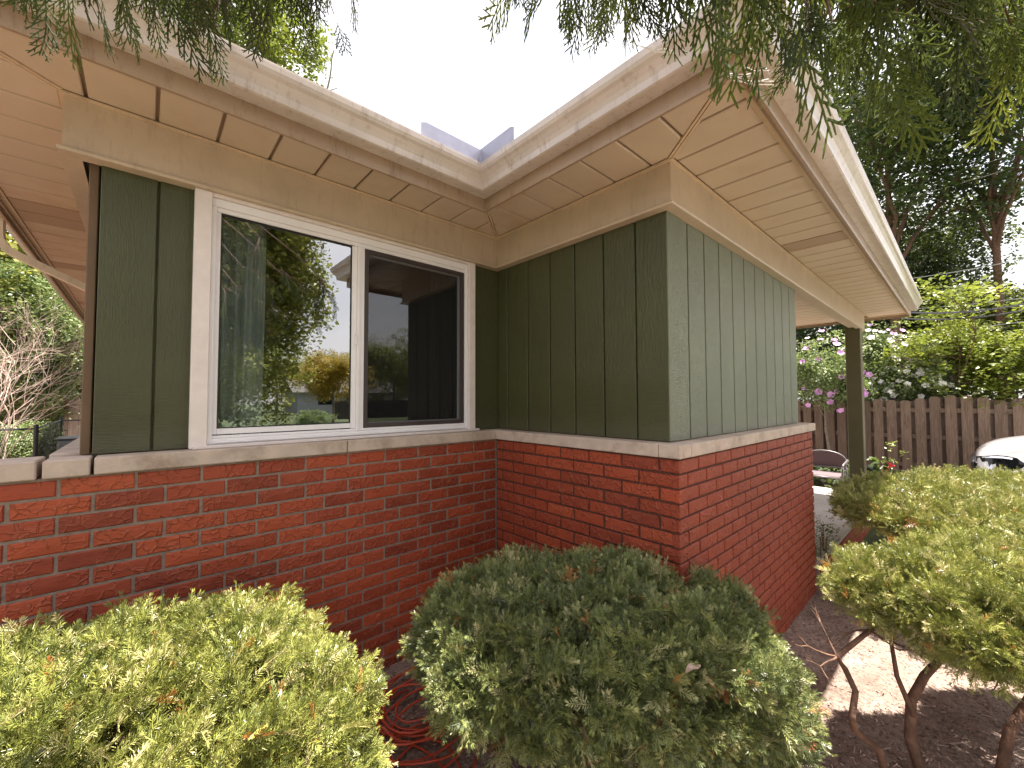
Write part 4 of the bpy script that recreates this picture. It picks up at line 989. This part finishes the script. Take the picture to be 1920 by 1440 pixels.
# ================================================================ WOODEN FENCE (right)
F = empty('wooden_fence', 'weathered shadowbox fence of dog-eared vertical boards along the driveway', 'fence', (9.1, 0, -.1)); F.location = (0, 0, 0)
FX = 9.1
rr = random.Random(9)
i = 0
for y in np.arange(-4.6, 3.2, .098):
    front = i % 2 == 0; i += 1
    h = 1.56+rr.uniform(-.02, .025)-(.04 if not front else 0)+(.10*math.exp(-((y+2.1)/.35)**2)); w_ = .142; x0 = FX-.03 if front else FX+.045; y0 = y+rr.uniform(-.006, .006)
    z0 = -.10; c_ = .03
    v = [(0, 0, 0), (0, w_, 0), (0, w_, h-c_), (0, w_-c_, h), (0, c_, h), (0, 0, h-c_)]
    vv = [(x0+a[0], y0+a[1], z0+a[2]) for a in v]+[(x0+.018, y0+a[1], z0+a[2]) for a in v]
    mesh('fence_board', vv, [(5, 4, 3, 2, 1, 0), (6, 7, 8, 9, 10, 11)]+[(k_, (k_+1) % 6, 6+(k_+1) % 6, 6+k_) for k_ in range(6)], M['fence'], F)
for z in (.18, .72, 1.22): bx('rail', (FX-.010, -4.7, z), (FX+.043, 3.3, z+.085), M['fence'], F, .004)
for y in np.arange(-4.4, 3.3, 2.4): bx('post', (FX-.008, y, -.15), (FX+.04, y+.09, 1.5), M['fence'], F, .004)

# ================================================================ WIRES
def wire(p, q, r_, m, label, sag=.15):
    a, b_ = at(*p), at(*q); n = 14; pts = [a*(1-t)+b_*t-np.array([0, 0, sag*4*t*(1-t)]) for t in np.linspace(0, 1, n)]
    return tag(B().tube(pts, r_, 6).obj('overhead_wire', m), label, 'wire', 'overhead wires behind the house')
wire((1480, 284, 13), (2050, 60, 10), .008, M['wire'], 'highest pale wire crossing the upper right tree')
wire((1600, 372, 13), (2050, 235, 10), .006, M['wire'], 'thin wire below the highest one, over the tree gap')
wire((1600, 392, 13), (2050, 262, 10), .006, M['wire'], 'thin wire close under its twin in the tree gap')
wire((1600, 533, 13), (2050, 455, 10), .010, M['wire'], 'pale wire level with the gutter corner')
wire((1600, 582, 13), (2050, 538, 10), .008, M['wire'], 'pale wire just above the thick black cable')
wire((1690, 585, 7.0), (2050, 537, 6.2), .016, M['cable'], 'thick black cable leaving the gutter corner')
wire((1690, 597, 7.2), (2050, 549, 6.3), .013, M['cable'], 'second black cable under the thick one')
wire((1380, 648, 13), (2050, 585, 10), .007, M['wire'], 'lowest pale wire passing behind the porch post')

# ================================================================ PATIO CHAIR
ch = empty('patio_chair', 'metal garden chair with mauve-brown sling back beside the porch slab', 'chair', (6.15, -.75, -.1)); ch.location = (0, 0, 0)
cx, cy, z0 = 6.22, -.62, -.10
def ctube(name, pts, r_=.014, m='chairmetal'): return B().tube([np.array((cx+a, cy+b_, z0+c_)) for a, b_, c_ in pts], r_, 8).obj(name, M[m], ch, True)
arc = [(.14, .27*math.cos(t)*-1, .62+.13*math.sin(t)) for t in np.linspace(0, math.pi, 13)]
ctube('back_frame', [(.14, -.27, .50)]+arc+[(.14, .27, .50)])
v = []; n = 12
for j, zf in enumerate((0, .5, 1)):
    for i_ in range(n+1):
        y = -.255+.51*i_/n; top = .62+.118*math.sqrt(max(0, 1-(y/.268)**2)); v.append((cx+.14+.02*math.sin(math.pi*i_/n), cy+y, z0+.50+(top-.50)*zf))
mesh('back_sling', v, [(j*(n+1)+i_, j*(n+1)+i_+1, (j+1)*(n+1)+i_+1, (j+1)*(n+1)+i_) for j in range(2) for i_ in range(n)], M['sling'], ch, True)
B().box((cx-.32, cy-.26, z0+.40), (cx+.14, cy+.26, z0+.425), .01).obj('seat', M['sling'], ch)
for s in (-1, 1):
    ctube('arm', [(.14, .27*s, .62), (.10, .30*s, .63), (-.10, .31*s, .62), (-.30, .31*s, .60), (-.34, .31*s, .56)])
    ctube('leg', [(-.34, .31*s, .57), (-.33, .30*s, .40), (-.34, .31*s, .0)]); ctube('leg', [(.14, .27*s, .52), (.16, .28*s, .38), (.20, .30*s, .0)])
ctube('stretcher', [(-.33, -.3, .40), (-.33, .3, .40)]); ctube('stretcher', [(.14, -.27, .50), (.14, .27, .50)])

# broad-leaf plants behind the chair, small rose, twig by the brick corner
def plants(name, label, pts, colkey, sc, tint, cat='plant', group=None, seed=1, per=40, spread=(.18, .18, .1)):
    r = np.random.default_rng(seed); c0 = np.array(pts[0]); o = empty(name, label, cat, tuple(c0), group); P = []
    for p in pts: P.append(np.array(p)+r.normal(0, 1, (per, 3))*np.array(spread))
    P = np.concatenate(P); m = len(P); stems = B()
    for p in pts:
        for k in range(5): stems.tube([np.array(p)*np.array([1, 1, 0])+np.array([0, 0, -.1]), np.array(p)+r.normal(0, .05, 3)], [.006, .003], 4, False)
    s = scatter('leaves', P, frames(r.normal(0, .4, (m, 3))+np.array([0, 0, 1]), r.uniform(0, 6, m)), r.uniform(sc[0], sc[1], m), np.clip(r.normal(tint, .2, m), 0, 1), COL[colkey], o)
    st = stems.obj('stems', M['bark'], o)
    for q_ in (s, st): q_.matrix_parent_inverse = Matrix.Translation(-Vector(c0))
    return o
plants('border_plants', 'low broad-leaved plants in the bed behind the garden chair', [(6.9, -.9, .18), (6.9, -.5, .2), (7.0, -.1, .2), (7.1, .3, .2), (6.8, -1.2, .16)], 'hosta', (.8, 1.4), .45, seed=3, per=26)
plants('rose_plant', 'small pale-leaved rose plant showing above the clipped hedge', [tuple(at(1672, 850, 6.4))], 'limeleaf', (.5, .8), .4, seed=4, per=5, spread=(.08, .08, .08))
r0 = at(1668, 872, 6.3); b_ = B()
for k in range(7): 
    d = np.array([rr.gauss(0, .02), rr.gauss(0, .02), rr.gauss(0, .015)]); bb2 = r0+d; b_.box(tuple(bb2-.014), tuple(bb2+.014), .008)
tag(b_.obj('rose_flower', M['redflower'], None, True), 'small red rose bloom at the top of the clipped hedge', 'flower')
plants('leafy_twig', 'thin grey-green leafy shrub shoot beside the brick corner and porch slab', [tuple(at(1545, 1000, 3.6)), tuple(at(1538, 1030, 3.5))], 'shrub', (.25, .45), .3, seed=6, per=22, spread=(.05, .05, .07))
bed = bx('bed_edging', (7.2, -2.1, -.1), (7.24, .6, .34), M['blackmetal']); tag(bed, 'dark metal raised-bed edge along the planting in front of the fence', 'edging')

# ================================================================ WHITE CAR (nose towards the porch)
car = empty('parked_car', 'white parked car with slim dark headlight, nose at the right edge', 'car', (7.5, -4.5, -.1)); car.location = (0, 0, 0)
CX, CZ = 7.52, -.10
#            y      halfw  zlow  zbelt  ztop  topw
secs = [(-2.24, .50, .30, .60, .72, .44), (-2.27, .72, .24, .64, .80, .60), (-2.36, .84, .20, .70, .90, .72), (-2.55, .90, .20, .76, .99, .80), (-2.9, .92, .2, .83, 1.06, .82), (-3.35, .93, .2, .90, 1.12, .80),
        (-3.55, .93, .2, .93, 1.20, .76), (-4.15, .93, .2, .98, 1.58, .62), (-4.6, .93, .2, 1.0, 1.67, .60), (-5.6, .93, .2, 1.02, 1.66, .60), (-6.3, .92, .22, 1.03, 1.55, .60), (-6.75, .88, .3, .98, 1.1, .78), (-6.85, .8, .35, .8, .95, .7)]
prof = []
for (y, hw, zl, zbt, ztp, tw) in secs:
    half = [(0, zl), (hw*.85, zl), (hw*.97, zl+.10), (hw, (zl+zbt)/2), (hw*.985, zbt-.03), (hw*.955, zbt+.01), ((hw*.93+tw)/2, (zbt+ztp)/2+.02*(ztp > 1.3)), (tw, ztp-.03), (tw*.85, ztp), (0, ztp+.015)]
    ring = [(CX-a, y, CZ+z) for a, z in half]+[(CX+a, y, CZ+z) for a, z in half[::-1][1:-1]]
    prof.append(ring)
k_ = len(prof[0]); v = [p for r_ in prof for p in r_]
f = [(i*k_+j, i*k_+(j+1) % k_, (i+1)*k_+(j+1) % k_, (i+1)*k_+j) for i in range(len(prof)-1) for j in range(k_)]+[tuple(range(k_))[::-1], tuple(range((len(prof)-1)*k_, len(prof)*k_))]
body = mesh('body', v, f, M['carpaint'], car, True)
sub = body.modifiers.new('sub', 'SUBSURF'); sub.levels = 2; sub.render_levels = 2
# headlight: dark wrap-around housing following the wing, with reflector and chrome lower blade
def patch(name, ys, zlo, zhi, inset, m, par):
    vv = []; n = len(ys)
    for y, a, b2 in zip(ys, zlo, zhi):
        hw = np.interp(-y, [2.24, 2.27, 2.36, 2.55, 2.9, 3.35], [.40, .62, .775, .865, .905, .93])+inset
        vv += [(CX-hw, y, CZ+a), (CX-hw+.012, y, CZ+(a+b2)/2-0.0), (CX-hw+.03, y, CZ+b2)]
    ff = [(i*3+j, (i+1)*3+j, (i+1)*3+j+1, i*3+j+1) for i in range(n-1) for j in range(2)]
    return mesh(name, vv, ff, m, par, True)
ys = [-2.25, -2.30, -2.36, -2.44, -2.52, -2.60, -2.66]
hl = patch('headlight', ys, [.56, .565, .57, .58, .60, .645, .72], [.76, .79, .81, .825, .825, .81, .745], .034, M['carglass'], car)
patch('reflector', [-2.31, -2.35, -2.39], [.64, .63, .64], [.73, .745, .73], .040, M['lens'], hl)
patch('reflector', [-2.42, -2.47, -2.52], [.65, .65, .66], [.745, .755, .74], .040, M['blackplastic'], hl)
patch('light_blade', [-2.30, -2.38, -2.48, -2.58, -2.63], [.575, .585, .595, .63, .675], [.595, .61, .625, .665, .70], .042, M['lens'], hl)
patch('light_blade', [-2.30, -2.38, -2.48, -2.56], [.765, .785, .795, .79], [.785, .807, .815, .808], .042, M['lens'], hl)
gr = B()
for z in (.42, .48, .54, .60, .66): gr.box((CX-.5, -2.262, CZ+z), (CX+.5, -2.235, CZ+z+.018), .004)
gr.obj('grille', M['chrome'], car); bx('grille_opening', (CX-.52, -2.245, CZ+.38), (CX+.52, -2.2, CZ+.70), M['blackplastic'], car, .02)
B().box((CX-.72, -2.3, CZ+.26), (CX+.72, -2.215, CZ+.36), .03).obj('bumper_lip', M['blackplastic'], car)
wsh = B().add([(CX-.72, -3.56, CZ+1.17), (CX+.72, -3.56, CZ+1.17), (CX+.60, -4.16, CZ+1.585), (CX-.60, -4.16, CZ+1.585)], [(0, 1, 2, 3)]).obj('windshield', M['carglass'], car)
for s in (-1, 1):
    B().add([(CX+s*.935, -3.9, CZ+1.02), (CX+s*.94, -5.9, CZ+1.06), (CX+s*.70, -5.7, CZ+1.52), (CX+s*.70, -4.3, CZ+1.52)], [(0, 1, 2, 3)]).obj('side_window', M['carglass'], car)
    for y in (-3.05, -5.85):
        b2 = B(); t = [(CX+s*.80, y+.33*math.cos(a), CZ+.33+.33*math.sin(a)) for a in np.linspace(0, 2*math.pi, 24)]
        ring = [(math.cos(a), math.sin(a)) for a in np.linspace(0, 2*math.pi, 25)[:-1]]; vv = []
        for (rad, ox) in ((.20, .94), (.31, .945), (.335, .92), (.335, .76), (.0, .76)):
            vv += [(CX+s*ox, y+rad*c1, CZ+.335+rad*s1) for c1, s1 in ring]
        ff = [(q_*24+j, q_*24+(j+1) % 24, (q_+1)*24+(j+1) % 24, (q_+1)*24+j) for q_ in range(4) for j in range(24)]
        wh = b2.add(vv, ff).obj('wheel', M['rubber'], car, True)
        rim = B(); rim.tube([(CX+s*.90, y, CZ+.335), (CX+s*.93, y, CZ+.335)], .06, 12)
        for a in np.linspace(0, 2*math.pi, 6)[:-1]: rim.tube([(CX+s*.925, y, CZ+.335), (CX+s*.93, y+.2*math.cos(a), CZ+.335+.2*math.sin(a))], .02, 5)
        rim.obj('rim', M['chrome'], wh)

# ================================================================ LEFT BACKGROUND
# chain link fence with black privacy slats
cf = empty('chain_link_fence', 'black chain-link fence with dark privacy slats beyond the left wall', 'fence', (0, 0, 0))
pA, pB, pC = at(-60, 806, 5.0), at(68, 802, 5.4), at(114, 787, 7.6)
for p in (pA, pB, pC): p[2] = 1.12
for p in (pB, pC): B().tube([p*np.array([1, 1, 0])+np.array([0, 0, -.2]), p+np.array([0, 0, .05])], .024, 8).obj('post', M['blackmetal'], cf)
B().tube([pA, pB, pC], .014, 6).obj('rail', M['blackmetal'], cf)
pD = at(175, 786, 7.6); pD[2] = 1.12; B().tube([pC, pD], .012, 6).obj('rail', M['blackmetal'], cf)
for k in range(30):
    t = k/30; p = pB*(1-t)+pC*t; q = pB*(1-t-.024)+pC*(t+.024)
    mesh('slat', [(p[0], p[1], -.1), (q[0], q[1], -.1), (q[0], q[1], 1.09), (p[0], p[1], 1.09)], [(0, 1, 2, 3)], M['blackslat'], cf)
lk = B()
dAB = (pB-pA); 
for k in range(26):
    t = k/26; p = pA+dAB*t
    for sgn in (1, -1):
        q = p+dAB*(.5*sgn)
        if 0 <= t+.5*sgn <= 1: lk.tube([(p[0], p[1], 0), (q[0], q[1], 1.1)], .0022, 3, False)
kind(lk.obj('link_mesh', M['blackmetal'], cf), 'stuff')
# short wooden fence panel
wf = empty('wooden_fence', 'short leaning panel of bleached wood pickets at the left by the house', 'fence', (0, 0, 0))
for k in range(6):
    p = at(118+9.5*k, 748+rr.uniform(-3, 3), 8.6); w_ = .085
    p2 = at(118+9.5*k+8.6, 748, 8.6)
    v = [(p[0], p[1], -.1), (p2[0], p2[1], -.1), (p2[0]+.03, p2[1], p[2]), (p[0]+.03, p[1], p[2])]
    mesh('picket', v+[(a[0], a[1]+.02, a[2]) for a in v], [(0, 1, 2, 3), (7, 6, 5, 4), (3, 2, 6, 7), (0, 3, 7, 4), (1, 5, 6, 2)], M['fencegrey'], wf)
pA2 = at(112, 800, 8.65); pB2 = at(180, 800, 8.65); B().tube([pA2, pB2], .02, 6).obj('rail', M['fencegrey'], wf)
bp = at(140, 822, 6.4); tag(B().box((bp[0]-.17, bp[1]-.2, -.1), (bp[0]+.17, bp[1]+.2, bp[2]), .03).box((bp[0]-.19, bp[1]-.22, bp[2]+.001), (bp[0]+.19, bp[1]+.22, bp[2]+.03), .012).obj('storage_bin', M['pipe']), 'grey lidded bin by the bleached picket fence', 'bin')
# bare twiggy shrub
ts = at(-45, 640, 5.2); to = empty('bare_shrub', 'bare pinkish twiggy shrub at the left edge', 'shrub', (ts[0], ts[1], -.15)); tw = B(); r2 = random.Random(77)
for k in range(9):
    p0 = np.array([ts[0]+r2.gauss(0, .12), ts[1]+r2.gauss(0, .3), 0.0]); grow(p0, (r2.gauss(0.05, .2), r2.gauss(0, .2), 1), 1.35, .011, 4, .6, tw, .02, None, 5, 3, r2, .66, .17)
t_ = tw.obj('branches', M['twig'], to); t_.matrix_parent_inverse = Matrix.Translation(-Vector(to.location)); t_['kind'] = 'stuff'
def lb(name, label, px, py, dep, rx, ry, rz, key, n, seed, tint, sc=(.8, 1.4), group='green growth along the left boundary', cat='shrub'):
    c = at(px, py, dep); return tree(name, label, (c[0], c[1], -.15), 3, (c[0], c[1], c[2], rx, ry, rz), key, n, seed, .05, group, sc, tint, cat=cat, hollow=.55)
lb('evergreen_shrub', 'feathery grey-green shrub behind the bare twigs at left', 40, 640, 8.2, 1.0, 1.0, 1.6, 'shrub', 1500, 71, (.6, .2), (1.0, 1.8))
lb('leafy_tree', 'bright green leafy tree under the left eave', 120, 560, 12, 1.4, 1.3, 2.2, 'garden', 1300, 72, (.75, .2), cat='tree')
lb('leafy_tree', 'dark green tree tight against the left wall edge', 185, 690, 11.5, 1.0, .8, 2.0, 'garden', 800, 73, (.45, .2), cat='tree')
lb('ground_shrub', 'low yellow-green shrub below the chain-link rail at left', 0, 850, 6.6, .8, .5, .5, 'shrub', 900, 74, (.7, .2), (.7, 1.1))
lb('leafy_tree', 'tall leafy tree filling the upper left behind the twigs', -60, 500, 8.5, 1.6, 1.6, 2.0, 'garden', 1500, 75, (.6, .2), cat='tree')
lb('ground_shrub', 'low leafy undergrowth behind the chain-link post', 95, 770, 11, 1.3, .9, .55, 'shrub', 1000, 76, (.5, .2), (1.0, 1.7))
# tree over the roof at upper left
c = crown_at(400, 0, 12, 2.6, 2.2, 2.6)
tree('leafy_tree', 'yellow-green tree top showing above the left gutter', (c[0], c[1], -.1), 12, c, 'lime', 2000, 81, .22, None, (.9, 1.5), (.45, .22), limbs=8)

# ================================================================ BEHIND THE VIEWER (seen in the window)
def rf_(px, py, dist):
    """point at horizontal distance dist from the window, seen mirrored in the pane at (px,py)"""
    d = FW*FPX+RT*(px-960)-UP*(py-720); t0 = (.092-CAM[1])/d[1]; h = CAM+d*t0; dd = np.array([d[0], -d[1], d[2]]); return h+dd*(dist/abs(dd[1]))
c = rf_(520, 480, 9.5); 
tree('maple_tree', 'large spreading maple mirrored in the left window pane', (c[0]-1.3, c[1], -.15), 9, (c[0]-1.7, c[1], c[2]+.5, 2.9, 2.6, 3.6), 'garden', 5200, 91, .24, 'trees across the front lawn', (.8, 1.4), (.45, .25), limbs=10)
c = rf_(440, 640, 11)
tree('maple_tree', 'dense lower tree left of the big maple in the mirrored garden', (c[0]-.5, c[1], -.15), 6, (c[0]-.5, c[1], 2.4, 2.2, 2.0, 2.0), 'garden', 1600, 92, .15, 'trees across the front lawn', (.8, 1.4), (.35, .2))
c = rf_(625, 705, 27)
tree('golden_tree', 'small golden-leaved tree mirrored in the window beside the maple', (c[0], c[1], -.15), 4, (c[0], c[1], c[2], 2.6, 2.2, 1.8), 'gold', 1500, 93, .1, 'trees across the front lawn', (.8, 1.3), (.5, .25))
c = rf_(740, 650, 38)
tree('maple_tree', 'distant street tree mirrored in the screened pane', (c[0], c[1], -.15), 7, (c[0], c[1], 4.4, 4, 3, 4.0), 'garden', 1500, 94, .18, 'trees across the front lawn', (1, 1.6), (.4, .2))
c = rf_(590, 778, 24)
lb2 = tree('round_shrub', 'low spiky round shrub on the front lawn, mirrored in the window', (c[0], c[1], -.15), 1, (c[0], c[1], .35, 1.2, .9, .5), 'shrub', 700, 95, .03, None, (.8, 1.2), (.4, .25), cat='shrub', hollow=.5)
c = rf_(632, 765, 32)
df = empty('dark_fence', 'dark board fence across the street side, mirrored in the window', 'fence', (0, 0, 0))
for k in range(60):
    x = c[0]-.2+k*.25; bx('fence_board', (x, c[1]-.03, -.15), (x+.235, c[1], 1.38), M['darkwood'], df)
hx = rf_(650, 740, 44); nb = empty('neighbour_house', 'grey neighbouring house with low roof, mirrored behind the golden tree', 'house', (0, 0, 0))
bx('wall', (hx[0]-5, hx[1]-5, -.15), (hx[0]+6, hx[1], 2.3), M['housewall'], nb)
B().add([(hx[0]-5.6, hx[1]+.5, 2.2), (hx[0]+6.6, hx[1]+.5, 2.2), (hx[0]+6.6, hx[1]-2.5, 3.6), (hx[0]-5.6, hx[1]-2.5, 3.6), (hx[0]-5.6, hx[1]-5.5, 2.2), (hx[0]+6.6, hx[1]-5.5, 2.2)], [(0, 1, 2, 3), (3, 2, 5, 4)]).obj('roof', M['shingle'], nb)
for k in range(3): bx('window', (hx[0]-3+3*k, hx[1]+.003, .9), (hx[0]-1.6+3*k, hx[1]+.03, 1.9), M['carglass'], nb)

for i_, (px_, dd_, rr_) in enumerate(((430, 48, 4.5), (520, 58, 6), (600, 62, 5), (700, 60, 6), (770, 52, 5))):
    c = rf_(px_, 700, dd_); tree('street_tree', ['rounded distant tree furthest left in the mirrored street', 'tall distant tree behind the mirrored maple', 'distant tree above the mirrored golden tree', 'distant tree at the sash edge of the mirror image', 'distant tree deep in the screened pane'][i_], (c[0], c[1], -.15), 7, (c[0], c[1], rr_*.85, rr_, rr_*.8, rr_*.8), 'garden', 800, 300+i_, .2, 'distant trees across the street', (1.8, 3.0), (.35, .2))
